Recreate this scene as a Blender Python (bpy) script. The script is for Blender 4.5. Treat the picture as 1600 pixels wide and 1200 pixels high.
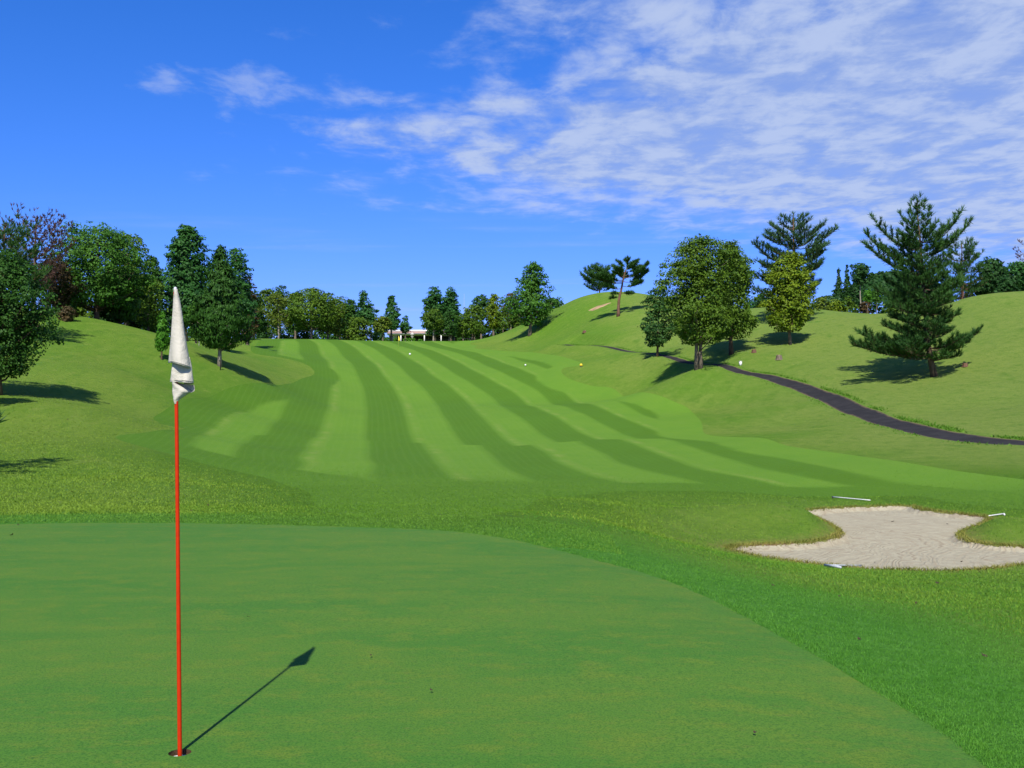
import bpy, math, random
import numpy as np

# ------------------------------------------------------------------ clear
for o in list(bpy.data.objects):
    bpy.data.objects.remove(o)
scene = bpy.context.scene
C = scene.collection
R = math.radians

# ------------------------------------------------------------------ camera
F_PX = 1556.0            # focal length in pixels of the 1600x1200 picture
PITCH = math.atan(60.0 / F_PX)
EYE = np.array([0.0, 0.0, 1.6])
cam_data = bpy.data.cameras.new("camera")
cam_data.sensor_width = 36.0
cam_data.lens = F_PX / 1600.0 * 36.0
cam_data.clip_start = 0.05
cam_data.clip_end = 3000.0
cam = bpy.data.objects.new("camera", cam_data)
C.objects.link(cam)
cam.location = EYE
cam.rotation_euler = (R(90) + PITCH, 0, 0)
scene.camera = cam

# ------------------------------------------------------------------ exposure
scene.view_settings.view_transform = 'Standard'
scene.view_settings.look = 'None'
scene.view_settings.exposure = 0.6
scene.view_settings.gamma = 1.0
scene.view_settings.use_curve_mapping = False
scene.render.film_transparent = False

# ------------------------------------------------------------------ sun
SUN_EL, SUN_AZ = 45.0, 6.5     # light travels towards +Y, a little to +X
sun_data = bpy.data.lights.new("sun", 'SUN')
sun_data.energy = 4.8
sun_data.angle = R(0.55)
sun_data.color = (1.0, 0.95, 0.86)
sun = bpy.data.objects.new("sun", sun_data)
C.objects.link(sun)
sun.location = (-5, -30, 40)
sun.rotation_euler = (R(90 - SUN_EL), 0, R(-SUN_AZ))

# ------------------------------------------------------------------ node helpers
class NT:
    def __init__(self, tree):
        self.t = tree
        self.n = tree.nodes
        self.l = tree.links
    def new(self, kind, **kw):
        nd = self.n.new(kind)
        for k, v in kw.items():
            setattr(nd, k, v)
        return nd
    def link(self, a, b):
        self.l.new(a, b)
    def put(self, sock, val):
        if hasattr(val, 'is_output') or isinstance(val, bpy.types.NodeSocket):
            self.l.new(val, sock)
        else:
            sock.default_value = val
    def math(self, op, a, b=None, c=None, clamp=False):
        nd = self.new('ShaderNodeMath', operation=op)
        nd.use_clamp = clamp
        self.put(nd.inputs[0], a)
        if b is not None:
            self.put(nd.inputs[1], b)
        if c is not None:
            self.put(nd.inputs[2], c)
        return nd.outputs[0]
    def smooth(self, x, a, b):
        nd = self.new('ShaderNodeMapRange', interpolation_type='SMOOTHSTEP')
        nd.clamp = True
        self.put(nd.inputs['Value'], x)
        nd.inputs['From Min'].default_value = a
        nd.inputs['From Max'].default_value = b
        nd.inputs['To Min'].default_value = 0.0
        nd.inputs['To Max'].default_value = 1.0
        return nd.outputs['Result']
    def mix(self, f, a, b, mode='MIX'):
        nd = self.new('ShaderNodeMix', data_type='RGBA', blend_type=mode)
        nd.clamp_factor = True
        self.put(nd.inputs[0], f)
        for s, v in ((nd.inputs[6], a), (nd.inputs[7], b)):
            if isinstance(v, (tuple, list)):
                v = (*v[:3], 1.0)
            self.put(s, v)
        return nd.outputs[2]
    def noise(self, vec, scale, detail=3.0, rough=0.55, dist=0.0):
        nd = self.new('ShaderNodeTexNoise')
        if vec is not None:
            self.put(nd.inputs['Vector'], vec)
        nd.inputs['Scale'].default_value = scale
        nd.inputs['Detail'].default_value = detail
        nd.inputs['Roughness'].default_value = rough
        nd.inputs['Distortion'].default_value = dist
        return nd.outputs['Fac']
    def vmap(self, vec, scale=(1, 1, 1), loc=(0, 0, 0), rot=(0, 0, 0)):
        nd = self.new('ShaderNodeMapping')
        self.put(nd.inputs['Vector'], vec)
        nd.inputs['Scale'].default_value = scale
        nd.inputs['Location'].default_value = loc
        nd.inputs['Rotation'].default_value = rot
        return nd.outputs['Vector']
    def attr(self, name):
        nd = self.new('ShaderNodeAttribute', attribute_type='GEOMETRY', attribute_name=name)
        return nd.outputs['Fac']
    def pos(self):
        return self.new('ShaderNodeNewGeometry').outputs['Position']

# ------------------------------------------------------------------ world: blue sky with a broad sheet of altocumulus
world = bpy.data.worlds.new("World")
scene.world = world
world.use_nodes = True
w = NT(world.node_tree)
w.n.clear()
sky = w.new('ShaderNodeTexSky')
sky.sky_type = 'NISHITA'
sky.sun_disc = False
sky.sun_elevation = R(SUN_EL)
sky.sun_rotation = R(180 + SUN_AZ)
sky.altitude = 0.0
sky.air_density = 1.0
sky.dust_density = 0.35
sky.ozone_density = 2.5
blue = w.mix(1.0, sky.outputs['Color'], (0.46, 0.75, 1.42), 'MULTIPLY')
sc_ = w.new('ShaderNodeSeparateColor'); w.link(blue, sc_.inputs[0])
cc_ = w.new('ShaderNodeCombineColor')
w.link(w.math('MULTIPLY', w.math('POWER', sc_.outputs[0], 1.66), 0.58), cc_.inputs[0])
w.link(w.math('MULTIPLY', sc_.outputs[1], 0.80), cc_.inputs[1])
w.link(w.math('MULTIPLY', sc_.outputs[2], 0.95), cc_.inputs[2])
blue = cc_.outputs[0]
tc = w.new('ShaderNodeTexCoord').outputs['Generated']
sep = w.new('ShaderNodeSeparateXYZ')
w.link(tc, sep.inputs[0])
dz = w.math('MAXIMUM', sep.outputs['Z'], 0.015)
px = w.math('DIVIDE', sep.outputs['X'], dz)
py = w.math('DIVIDE', sep.outputs['Y'], dz)
comb = w.new('ShaderNodeCombineXYZ')
w.link(px, comb.inputs[0])
w.link(py, comb.inputs[1])
cp = comb.outputs[0]
big = w.noise(w.vmap(cp, (0.75, 1.35, 1)), 1.5, 5, 0.55, 0.2)
fine = w.noise(w.vmap(cp, (1.55, 1.05, 1), (3, 1, 0), (0, 0, R(-6))), 3.0, 9, 0.60, 0.25)
rip = w.noise(w.vmap(cp, (1.3, 1.5, 1), (7, 2, 0), (0, 0, R(-10))), 5.5, 6, 0.62, 0.3)
# how far inside the sheet (in units of cloud height): past its left edge and nearer than its far edge
wob = w.math('MULTIPLY', w.math('SUBTRACT', big, 0.5), 2.0)
wobf = w.math('MULTIPLY', w.math('SUBTRACT', fine, 0.5), 2.4)
left = w.math('ADD', px, w.math('MULTIPLY', w.math('SUBTRACT', py, 2.2), 0.50))
left = w.math('SUBTRACT', left, 0.36)
far = w.math('SUBTRACT', w.math('ADD', w.math('MULTIPLY', px, 0.62), 4.75), py)
ins = w.math('ADD', w.math('ADD', left, wob), wobf)
sheet = w.smooth(w.math('ADD', ins, 0.30), -0.25, 0.95)
insf = w.math('ADD', w.math('ADD', far, w.math('MULTIPLY', wob, 0.8)), w.math('MULTIPLY', wobf, 0.8))
sheet = w.math('MULTIPLY', sheet, w.smooth(insf, -0.25, 1.25))
tex = w.math('ADD', w.math('MULTIPLY', fine, 0.68), w.math('MULTIPLY', rip, 0.32))
texm = w.smooth(tex, 0.34, 0.58)
sheet = w.math('MULTIPLY', sheet, w.math('ADD', w.math('MULTIPLY', texm, 0.30), 0.68))
# a detached small puff to the left and thin streaks low down
ex = w.math('DIVIDE', w.math('ADD', px, 0.86), 0.34)
ey = w.math('DIVIDE', w.math('SUBTRACT', py, 2.95), 0.30)
r2 = w.math('ADD', w.math('MULTIPLY', ex, ex), w.math('MULTIPLY', ey, ey))
puff = w.smooth(w.math('SUBTRACT', fine, w.math('MULTIPLY', r2, 0.17)), 0.40, 0.70)
puff = w.math('MULTIPLY', puff, 0.50)
streak = w.noise(w.vmap(cp, (0.22, 0.75, 1), (2, 5, 0), (0, 0, R(8))), 1.0, 4, 0.6)
streak = w.math('MULTIPLY', w.smooth(streak, 0.52, 0.74), w.smooth(py, 4.0, 5.6))
streak = w.math('MULTIPLY', streak, 0.42)
cov = w.math('MAXIMUM', sheet, w.math('MAXIMUM', puff, streak), clamp=True)
cov = w.math('MULTIPLY', cov, 0.93)
ccol = w.mix(w.smooth(tex, 0.40, 0.60), (2.45, 3.30, 5.6), (3.65, 4.4, 6.25))
skycol = w.mix(cov, blue, ccol)
bg = w.new('ShaderNodeBackground')
w.link(skycol, bg.inputs['Color'])
bg.inputs['Strength'].default_value = 0.09
wo = w.new('ShaderNodeOutputWorld')
w.link(bg.outputs[0], wo.inputs['Surface'])

# ------------------------------------------------------------------ picture geometry: where a sight line meets the land
FW = np.array([0.0, math.cos(PITCH), math.sin(PITCH)])
UP = np.array([0.0, -math.sin(PITCH), math.cos(PITCH)])
def ray(u, v):
    return FW * F_PX + np.array([1.0, 0, 0]) * (u - 800.0) + UP * (600.0 - v)
def at(u, v, Y):
    d = ray(u, v)
    return EYE + d * (Y / d[1])

# surveyed ground points: (u, v, distance)
SURVEY = [
    # middle of the hole, front to back
    (0, 803, 18), (250, 803, 18), (450, 803, 18), (700, 803.5, 18), (900, 806, 18),
    (300, 784, 24), (650, 785, 24), (950, 790, 24), (650, 760, 32), (950, 768, 32), (400, 758, 32),
    (650, 730, 45), (900, 737, 45), (450, 722, 45), (650, 708, 60), (950, 716, 56), (400, 695, 60),
    (650, 681, 80), (900, 684, 76), (500, 676, 80), (650, 662, 93), (900, 648, 96), (650, 640, 110), (800, 636, 110),
    (500, 628, 108), (650, 602, 138), (820, 596, 138), (520, 592, 138), (650, 568, 168), (800, 564, 165), (520, 560, 168),
    (650, 546, 190), (780, 545, 190), (500, 543, 188), (400, 545, 172),
    (400, 528.5, 204), (480, 530.5, 208), (560, 532, 212), (650, 533, 214), (720, 532.5, 216),
    (560, 534, 238), (650, 535, 240), (740, 533, 240), (450, 533, 238), (560, 536.5, 265), (650, 537, 265), (740, 537, 265), (420, 536, 260),
    # left bank
    (0, 750, 27), (200, 752, 27), (0, 700, 38), (200, 706, 40), (0, 650, 50), (200, 655, 57), (0, 615, 60), (0, 560, 75), (0, 520, 87), (0, 488, 98),
    (150, 640, 56), (150, 580, 75), (150, 532, 92), (100, 489, 103), (150, 502.5, 109), (200, 521, 115), (240, 533, 119),
    (100, 504, 122), (200, 533, 135), (0, 492, 120), (240, 541, 140),
    (250, 648, 66), (250, 602, 80), (250, 562, 92), (340, 625, 86), (345, 573, 98), (345, 547, 116), (300, 537, 128), (330, 530, 152), (390, 531, 192),
    (300, 536, 175), (440, 620, 98), (440, 592, 118), (440, 568, 138), (440, 550, 160),
    (-300, 690, 45), (-300, 560, 68), (-250, 470, 95), (-300, 470, 120),
    # right side: fairway edge, path, bank
    (1105, 679, 76), (1187, 684, 68), (1337, 712, 52), (1600, 750, 38), (1400, 775, 36), (1250, 775, 36), (1100, 766, 36),
    (1000, 613, 118), (1090, 640, 98), (905, 571, 140), (1150, 640, 92), (1250, 660, 78), (1000, 580, 128),
    (1600, 692, 51), (1500, 683, 57), (1400, 662, 67), (1350, 645, 75), (1300, 622, 86), (1250, 603, 96), (1200, 588, 104), (1150, 578, 110),
    (1090, 568, 120), (1010, 550, 140), (960, 543.5, 152), (900, 538, 166), (860, 535, 180), (1092, 576, 112),
    (1600, 640, 66), (1500, 640, 72), (1600, 600, 78), (1500, 600, 83), (1600, 540, 92), (1600, 500, 102), (1600, 463.5, 112), (1600, 466, 126),
    (1460, 587, 90), (1450, 540, 104), (1450, 502, 117), (1500, 470, 118), (1440, 486, 126), (1440, 492, 145), (1500, 474, 132),
    (1340, 491, 141), (1340, 496, 158), (1330, 540, 115), (1330, 585, 98), (1236, 537, 122), (1250, 575, 106), (1250, 502, 138), (1275, 483, 149), (1275, 488, 168),
    (1180, 530, 128), (1180, 502, 142), (1150, 485, 156), (1150, 491, 175), (1060, 540, 145), (1060, 502, 165), (1060, 471, 190), (1060, 478, 210),
    (965, 493, 176), (965, 520, 162), (960, 457, 201), (900, 467, 206), (1000, 458.5, 200), (960, 464, 222), (900, 476, 228), (1000, 466, 222),
    (870, 502, 195), (850, 522, 193), (850, 490, 219), (800, 514, 223), (800, 527, 208), (760, 530, 222), (850, 500, 240), (800, 522, 245),
    (1900, 640, 60), (1900, 500, 90), (1900, 460, 115), (1900, 760, 35), (1900, 900, 17),
    # bunker and the fall towards it
    (1415, 790, 31), (1255, 801, 29), (1535, 808, 27), (1400, 891, 18.5), (1145, 858, 21), (1600, 882, 19), (1400, 840, 23.5), (1560, 845, 23),
    (1300, 925, 12.8), (1600, 1000, 9), (1600, 1100, 6.4), (1600, 950, 12), (1600, 905, 16.5), (1050, 850, 19), (1100, 820, 25),
]
pts = [at(*s) for s in SURVEY]
for x in (-14, -9, -5, -2, 0):
    for y in (-3, 3, 7, 11, 15):
        pts.append(np.array([x, y, 0.0]))
for x, y, z in [(2, 3, 0), (1.6, 7, 0), (0.8, 11, 0), (2.2, 0, 0), (4, 1, -.12), (0, -20, 0), (-20, -15, 0.2), (20, -15, -.6), (12, 3, -.6), (-22, 8, .3),
                (-200, 300, 16), (200, 300, 14), (0, 340, 18), (0, 480, 8), (-300, 480, 6), (300, 480, 6), (-160, 190, 15), (170, 190, 15), (-60, 300, 19), (80, 300, 20)]:
    pts.append(np.array([x, y, z]))
pts = np.array(pts)

def tps_fit(P, val, lam=0.0, sc=50.0):
    Q = P / sc
    d2 = ((Q[:, None, :] - Q[None, :, :]) ** 2).sum(2)
    K = np.where(d2 > 0, 0.5 * d2 * np.log(np.maximum(d2, 1e-12)), 0.0)
    n = len(Q)
    A = np.zeros((n + 3, n + 3))
    A[:n, :n] = K + lam * np.eye(n)
    A[:n, n] = 1
    A[:n, n + 1:] = Q
    A[n, :n] = 1
    A[n + 1:, :n] = Q.T
    b = np.zeros(n + 3)
    b[:n] = val
    return Q, np.linalg.solve(A, b), sc
def tps_eval(fit, x, y):
    Q, wts, sc = fit
    x = np.asarray(x, float); y = np.asarray(y, float)
    sh = x.shape
    X = x.ravel() / sc; Y = y.ravel() / sc
    out = np.empty(len(X))
    n = len(Q)
    for i in range(0, len(X), 20000):
        a = X[i:i + 20000]; b = Y[i:i + 20000]
        d2 = (a[:, None] - Q[None, :, 0]) ** 2 + (b[:, None] - Q[None, :, 1]) ** 2
        K = 0.5 * d2 * np.log(np.maximum(d2, 1e-12))
        out[i:i + 20000] = K @ wts[:n] + wts[n] + wts[n + 1] * a + wts[n + 2] * b
    return out.reshape(sh)
LAND = tps_fit(pts[:, :2], pts[:, 2], 2e-5)

def sstep(x, a, b):
    t = np.clip((x - a) / (b - a), 0, 1)
    return t * t * (3 - 2 * t)
def bumps(x, y):
    m = sstep(np.hypot(x + 2, y - 6), 16, 34)
    z = 0.02 * np.sin(x * .55 + 1.3 * np.sin(y * .23)) * np.sin(y * .41 + 1.1) + 0.06 * np.sin(x * .19 + y * .13 + .7) * np.sin(y * .17 - x * .08)
    return z * m
def base_height(x, y):
    return tps_eval(LAND, x, y) + bumps(np.asarray(x, float), np.asarray(y, float))
def hit(u, v, y0=3.0, y1=262.0, fn=base_height):
    d = ray(u, v)
    Y = np.concatenate([np.arange(y0, 40, .05), np.arange(40, y1, .25)])
    P = EYE[None] + d[None] * (Y / d[1])[:, None]
    g = fn(P[:, 0], P[:, 1])
    k = np.nonzero(P[:, 2] < g)[0]
    if len(k) == 0 or k[0] == 0:
        i = np.argmin(np.abs(P[:, 2] - g))
        return np.array([P[i, 0], P[i, 1], g[i]])
    i = k[0]
    a = P[i - 1, 2] - g[i - 1]; b = g[i] - P[i, 2]
    t = a / (a + b)
    Q = P[i - 1] * (1 - t) + P[i] * t
    return np.array([Q[0], Q[1], float(fn(Q[:1], Q[1:2])[0])])

def catmull(P, n=6, closed=True):
    P = np.asarray(P, float)
    out = []
    m = len(P)
    rng = range(m) if closed else range(m - 1)
    for i in rng:
        p0 = P[(i - 1) % m] if closed or i > 0 else P[0]
        p1 = P[i]; p2 = P[(i + 1) % m]
        p3 = P[(i + 2) % m] if closed or i + 2 < m else P[-1]
        for k in range(n):
            t = k / n
            out.append(.5 * ((2 * p1) + (-p0 + p2) * t + (2 * p0 - 5 * p1 + 4 * p2 - p3) * t * t + (-p0 + 3 * p1 - 3 * p2 + p3) * t ** 3))
    if not closed:
        out.append(P[-1])
    return np.array(out)

def poly_sd(poly, x, y, reach=None, closed=True):
    """signed distance (negative inside) and index of the nearest edge"""
    sh = x.shape
    X = x.ravel(); Y = y.ravel()
    a = poly
    b = np.roll(poly, -1, 0)
    if not closed:
        a, b = poly[:-1], poly[1:]
    best = np.full(len(X), 1e9); idx = np.zeros(len(X), int); ins = np.zeros(len(X), bool)
    far_off = 40.0
    sel = np.arange(len(X))
    if reach is not None:
        lo = poly.min(0) - reach; hi = poly.max(0) + reach
        m = (X > lo[0]) & (X < hi[0]) & (Y > lo[1]) & (Y < hi[1])
        sel = np.nonzero(m)[0]
        best[~m] = far_off ** 2
    xs = X[sel]; ys = Y[sel]
    bb = np.full(len(sel), 1e9); ii = np.zeros(len(sel), int); nn = np.zeros(len(sel), bool)
    for k in range(len(a)):
        ax, ay = a[k]; ex, ey = b[k] - a[k]
        L = ex * ex + ey * ey + 1e-12
        t = np.clip(((xs - ax) * ex + (ys - ay) * ey) / L, 0, 1)
        d = (xs - ax - t * ex) ** 2 + (ys - ay - t * ey) ** 2
        c = d < bb
        bb[c] = d[c]; ii[c] = k
        if closed:
            cr = ((ay > ys) != (ay + ey > ys)) & (xs < ex * (ys - ay) / (ey if abs(ey) > 1e-12 else 1e-12) + ax)
            nn ^= cr
    best[sel] = bb; idx[sel] = ii; ins[sel] = nn
    d = np.sqrt(best)
    d[ins] *= -1
    return d.reshape(sh), idx.reshape(sh)

# ------------------------------------------------------------------ outlines of the mown areas
GREEN_PIX = [(1575, 1200), (1480, 1130), (1400, 1080), (1330, 1042), (1250, 1001), (1185, 966), (1130, 936), (1060, 905), (960, 875), (870, 853),
             (780, 839), (650, 828), (480, 821), (250, 817), (0, 819)]
gp = [at(u, v, 1.0) for u, v in GREEN_PIX]
gp = [EYE + (p - EYE) * (1.6 / (1.6 - p[2])) for p in gp]
GREEN = catmull([p[:2] for p in gp] + [(-12.5, 14.2), (-15, 9), (-14, 2), (-9, -5), (-2, -7), (1.8, -4), (2.35, 1.0)], 6)

BUNKER_PIX = [(1255, 800), (1307, 794), (1356, 792), (1415, 790.5), (1437, 796), (1486, 802), (1537, 808), (1532, 818), (1501, 830), (1497, 838), (1512, 846),
              (1551, 852), (1600, 855), (1670, 859), (1715, 866), (1700, 875), (1660, 879), (1600, 882.5), (1535, 890), (1470, 892.5), (1405, 891), (1346, 889), (1281, 883),
              (1210, 873), (1155, 863), (1143, 857), (1187, 852), (1275, 847), (1312, 838), (1315, 831), (1300, 820), (1276, 808)]
BUNKER = catmull([hit(u, v)[:2] for u, v in BUNKER_PIX], 5)

PATH_PIX = [(1700, 690), (1650, 692), (1600, 691.5), (1550, 689), (1500, 683), (1450, 674), (1400, 662), (1350, 644), (1300, 622), (1250, 603), (1200, 588), (1150, 578),
            (1090, 567.5), (1050, 558), (1010, 550.5), (960, 543.5), (915, 539)]
PATH = catmull([hit(u, v)[:2] for u, v in PATH_PIX] + [hit(880, 537.5)[:2]], 5, closed=False)

# fairway outline, each corner with the side it lies on: 0 left (cut dark), 1 right (cut light), 2 front
FAIR_PIX = [(440, 529, 0), (405, 532, 0), (392, 541, 0), (400, 553, 0), (435, 558, 0), (470, 566, 0), (489, 577, 0), (489, 586, 0), (470, 592, 0), (420, 600, 0), (350, 609, 0),
            (300, 622, 0), (262, 638, 0), (240, 652, 0), (252, 663, 0), (292, 668.5, 0), (235, 675, 0), (180, 683, 0), (240, 703, 0), (300, 720, 0), (370, 737, 0), (430, 752, 0),
            (478, 768, 0), (490, 786, 2), (520, 803, 2), (640, 807, 2), (760, 806, 2), (820, 794, 2), (860, 778, 2), (960, 768, 2), (1100, 768, 2), (1180, 772, 2), (1250, 777, 2),
            (1400, 778, 2), (1500, 788, 2), (1650, 800, 2), (1800, 800, 1), (1800, 775, 1), (1600, 750, 1), (1487, 735, 1), (1337, 712, 1), (1232, 697, 1), (1187, 684, 1), (1106, 679.5, 1),
            (1096, 660, 1), (1080, 642, 1), (1050, 626, 1), (1000, 613, 1), (960, 608, 1), (925, 603, 1), (890, 592, 1), (877, 581, 1), (884, 574, 1), (910, 570, 1), (895, 562, 1),
            (850, 553, 1), (800, 549, 1), (744, 544.5, 1), (746, 540, 1), (735, 536, 1)]
fc = [hit(u, v)[:2] for u, v, s in FAIR_PIX]
fside = [s for _, _, s in FAIR_PIX]
fc += [np.array([-6, 236.]), np.array([-60, 236.])]
fside += [1, 0]
FAIR = catmull(fc, 4)
notch = {(252, 663), (292, 668.5), (235, 675)}
kr = [i for i, f in enumerate(FAIR_PIX) if (f[0], f[1]) not in notch] + [len(FAIR_PIX), len(FAIR_PIX) + 1]
RIM = catmull([fc[i] for i in kr], 4)
RSIDE = np.repeat([fside[i] for i in kr], 4)
FSIDE = np.repeat(fside, 4)

# mowing stripes traced as boundary lines (s = even..odd is cut dark)
UPPER = {0: [(412, 531), (407, 542), (398, 552)], 1: [(435, 531), (431, 545), (430, 557)],
         2: [(466, 532), (472, 557), (468, 580), (460, 605), (455, 625), (442, 650), (425, 675)], 3: [(482, 532), (500, 557), (512, 580), (512, 605), (507, 625), (497, 650), (485, 675)],
         4: [(525, 539), (550, 570), (567, 600), (574, 630), (576, 657), (575, 682)], 5: [(545, 539), (587, 570), (610, 600), (622, 630), (630, 657), (640, 682)],
         6: [(579, 540), (612, 562), (640, 587), (670, 612), (692, 635), (707, 660), (727, 692)], 7: [(597, 540), (640, 562), (672, 587), (705, 612), (732, 635), (757, 660), (787, 692)],
         8: [(627, 540), (660, 555), (700, 575), (740, 597), (777, 622), (835, 665), (872, 688)], 9: [(642, 540), (690, 555), (730, 575), (767, 597), (820, 625), (892, 665), (932, 688)],
         10: [(685, 544), (720, 551), (752, 562), (785, 579), (823, 597), (842, 607), (905, 642), (950, 667), (987, 682)],
         11: [(705, 544), (757, 551), (786, 562), (818, 578), (858, 597), (890, 607), (955, 642), (1010, 667), (1045, 682)],
         12: [(775, 554), (805, 561), (842, 570), (890, 592), (967, 622), (1000, 642)], 13: [(810, 554), (840, 561), (867, 570), (920, 596), (987, 622), (1025, 642)]}
LOWER = {1: [(270, 690), (240, 700)], 2: [(385, 692), (372, 715), (355, 740)], 3: [(477, 692), (460, 715), (445, 740)], 4: [(578, 692), (581, 700), (595, 727), (612, 757)], 5: [(655, 692), (660, 700), (680, 727), (700, 757)],
         6: [(752, 692), (757, 697), (782, 720), (825, 745)], 7: [(820, 692), (830, 697), (862, 720), (912, 745)],
         8: [(915, 690), (952, 710), (1012, 737), (1075, 746)], 9: [(970, 690), (1025, 710), (1100, 737), (1169, 746)],
         10: [(1067, 690), (1157, 720), (1255, 746), (1375, 765)], 11: [(1124, 690), (1240, 720), (1360, 746), (1600, 768)]}
def stripe_fit(tab, lam):
    P, S = [], []
    for s, line in tab.items():
        for u, v in line:
            P.append(hit(u, v)[:2]); S.append(s)
    return tps_fit(np.array(P), np.array(S, float), lam)
S_UP = stripe_fit(UPPER, 8e-2)
S_LO = stripe_fit(LOWER, 8e-3)
BREAK = np.array([hit(u, v)[:2] for u, v in [(180, 676), (300, 670), (400, 679), (525, 684), (650, 692), (712, 695), (800, 697), (925, 687), (1075, 684), (1250, 684)]])
BREAK = BREAK[np.argsort(BREAK[:, 0])]

MOUNDS = []      # raised grass tongues beside the sand: (x, y, height, rx, ry)
for u, v, h, rx, ry in [(1205, 822, .52, 2.5, 1.7), (1578, 834, .36, 1.7, 1.4), (1440, 782, .12, 5.0, 1.6)]:
    p = hit(u, v)
    MOUNDS.append((p[0], p[1], h, rx, ry))
def path_near(x, y):
    a = PATH[:-1]; e = PATH[1:] - PATH[:-1]
    bd = np.full(x.shape, 1e9); bz = np.zeros(x.shape)
    for k in range(len(a)):
        L = e[k, 0] ** 2 + e[k, 1] ** 2 + 1e-12
        t = np.clip(((x - a[k, 0]) * e[k, 0] + (y - a[k, 1]) * e[k, 1]) / L, 0, 1)
        d = np.hypot(x - a[k, 0] - t * e[k, 0], y - a[k, 1] - t * e[k, 1])
        c = d < bd
        bd = np.where(c, d, bd); bz = np.where(c, PATH_Z[k] * (1 - t) + PATH_Z[k + 1] * t, bz)
    return bd, bz
PATH_Z = base_height(PATH[:, 0], PATH[:, 1])
def height(x, y, sdb=None):
    x = np.asarray(x, float); y = np.asarray(y, float)
    z = base_height(x, y)
    if sdb is None:
        sdb, _ = poly_sd(BUNKER, np.atleast_1d(x), np.atleast_1d(y), 6)
        sdb = sdb.reshape(x.shape)
    xf, yf, zf = np.atleast_1d(x).ravel(), np.atleast_1d(y).ravel(), np.atleast_1d(z).ravel().copy()
    m_ = (yf > 85) & (yf < 215) & (xf > -2) & (xf < 34)
    if m_.any():
        pd_, pz_ = path_near(xf[m_], yf[m_])
        wgt_ = (1 - sstep(pd_, 1.2, 4.5)) * sstep(yf[m_], 88, 125) * .9
        zf[m_] = zf[m_] * (1 - wgt_) + (pz_ - .05) * wgt_
        z = zf.reshape(np.shape(z))
    for mx, my, h, rx, ry in MOUNDS:
        z = z + h * np.exp(-((x - mx) / rx) ** 2 - ((y - my) / ry) ** 2) * sstep(sdb, -0.05, 0.9)
    # sand lies below a short turf lip; the lip is taller at the back than at the front
    tall = 0.06 + 0.07 * sstep(y, 19.0, 24.0)
    z = z - tall * sstep(-sdb, -0.03, 0.16)
    # edge of the sand banked up a little
    return z
def on_ground(u, v):
    return hit(u, v, fn=height)
def ground_z(x, y):
    return float(height(np.array([x]), np.array([y]))[0])

# flagstick and cup position
HOLE = EYE + (at(281, 1175, 1.0) - EYE) * (1.6 / (1.6 - at(281, 1175, 1.0)[2]))
HX, HY = float(HOLE[0]), float(HOLE[1])

# ------------------------------------------------------------------ land mesh, cut exactly along the outlines
def grow(start, first, ratio, biggest, end):
    out = []
    x = start; d = first
    while x < end:
        x += d
        out.append(x)
        d = min(d * ratio, biggest)
    return out
xl = list(np.arange(-3.0, 16.0, 0.15))
xl += grow(16.0, .17, 1.06, 1.0, 105) + grow(106, 2, 1.25, 40, 500)
xl += [-v for v in grow(3.0, .15, 1.05, 1.0, 105)] + [-v for v in grow(106, 2, 1.25, 40, 500)]
yl = list(np.arange(3.0, 32.5, 0.12)) + grow(32.5, .13, 1.03, 1.0, 262) + grow(263, 2, 1.25, 40, 900) + [3 - v for v in grow(0, .2, 1.3, 4, 30)]
xl += list(HX + np.linspace(-.085, .085, 18))
yl += list(HY + np.linspace(-.085, .085, 18))
def clean(v, eps=0.004):
    v = np.sort(np.array(v)); keep = [v[0]]
    for a in v[1:]:
        if a - keep[-1] > eps:
            keep.append(a)
    return np.array(keep)
xl, yl = clean(xl), clean(yl)
GX, GY = np.meshgrid(xl, yl)
sdb, _ = poly_sd(BUNKER, GX, GY, 8)
# slightly ragged turf edge round the sand
sdb_rag = sdb + 0.035 * np.sin(GX * 7.1 + 2 * np.sin(GY * 3.3)) * np.sin(GY * 5.7 + GX) + .02 * np.sin(GX * 17 + GY * 13)
GZ = height(GX, GY, sdb)
sdg, _ = poly_sd(GREEN, GX, GY, 14)
sdg = sdg + .022 * np.sin(GX * 9.3 + 2.1 * np.sin(GY * 4.7)) * np.sin(GY * 8.1 + 1.7 * np.sin(GX * 5.3))
GZ = GZ + 0.014 * sstep(sdg, 0.0, 0.10) * (1 - sstep(np.hypot(GX, GY), 40, 80))      # the collar stands a little above the shaved green
sdf, fi = poly_sd(FAIR, GX, GY, 30)
sdp, _ = poly_sd(PATH, GX, GY, 12, closed=False)
sdp = sdp - np.interp(GY, [90, 140], [.98, .70])
GZ = GZ - 0.05 * (1 - sstep(sdp, -0.15, 0.1))
sdc = np.hypot(GX - HX, GY - HY) - 0.054
s_up = tps_eval(S_UP, GX, GY)
s_lo = tps_eval(S_LO, GX, GY)
brk = GY - np.interp(GX, BREAK[:, 0], BREAK[:, 1])
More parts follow.
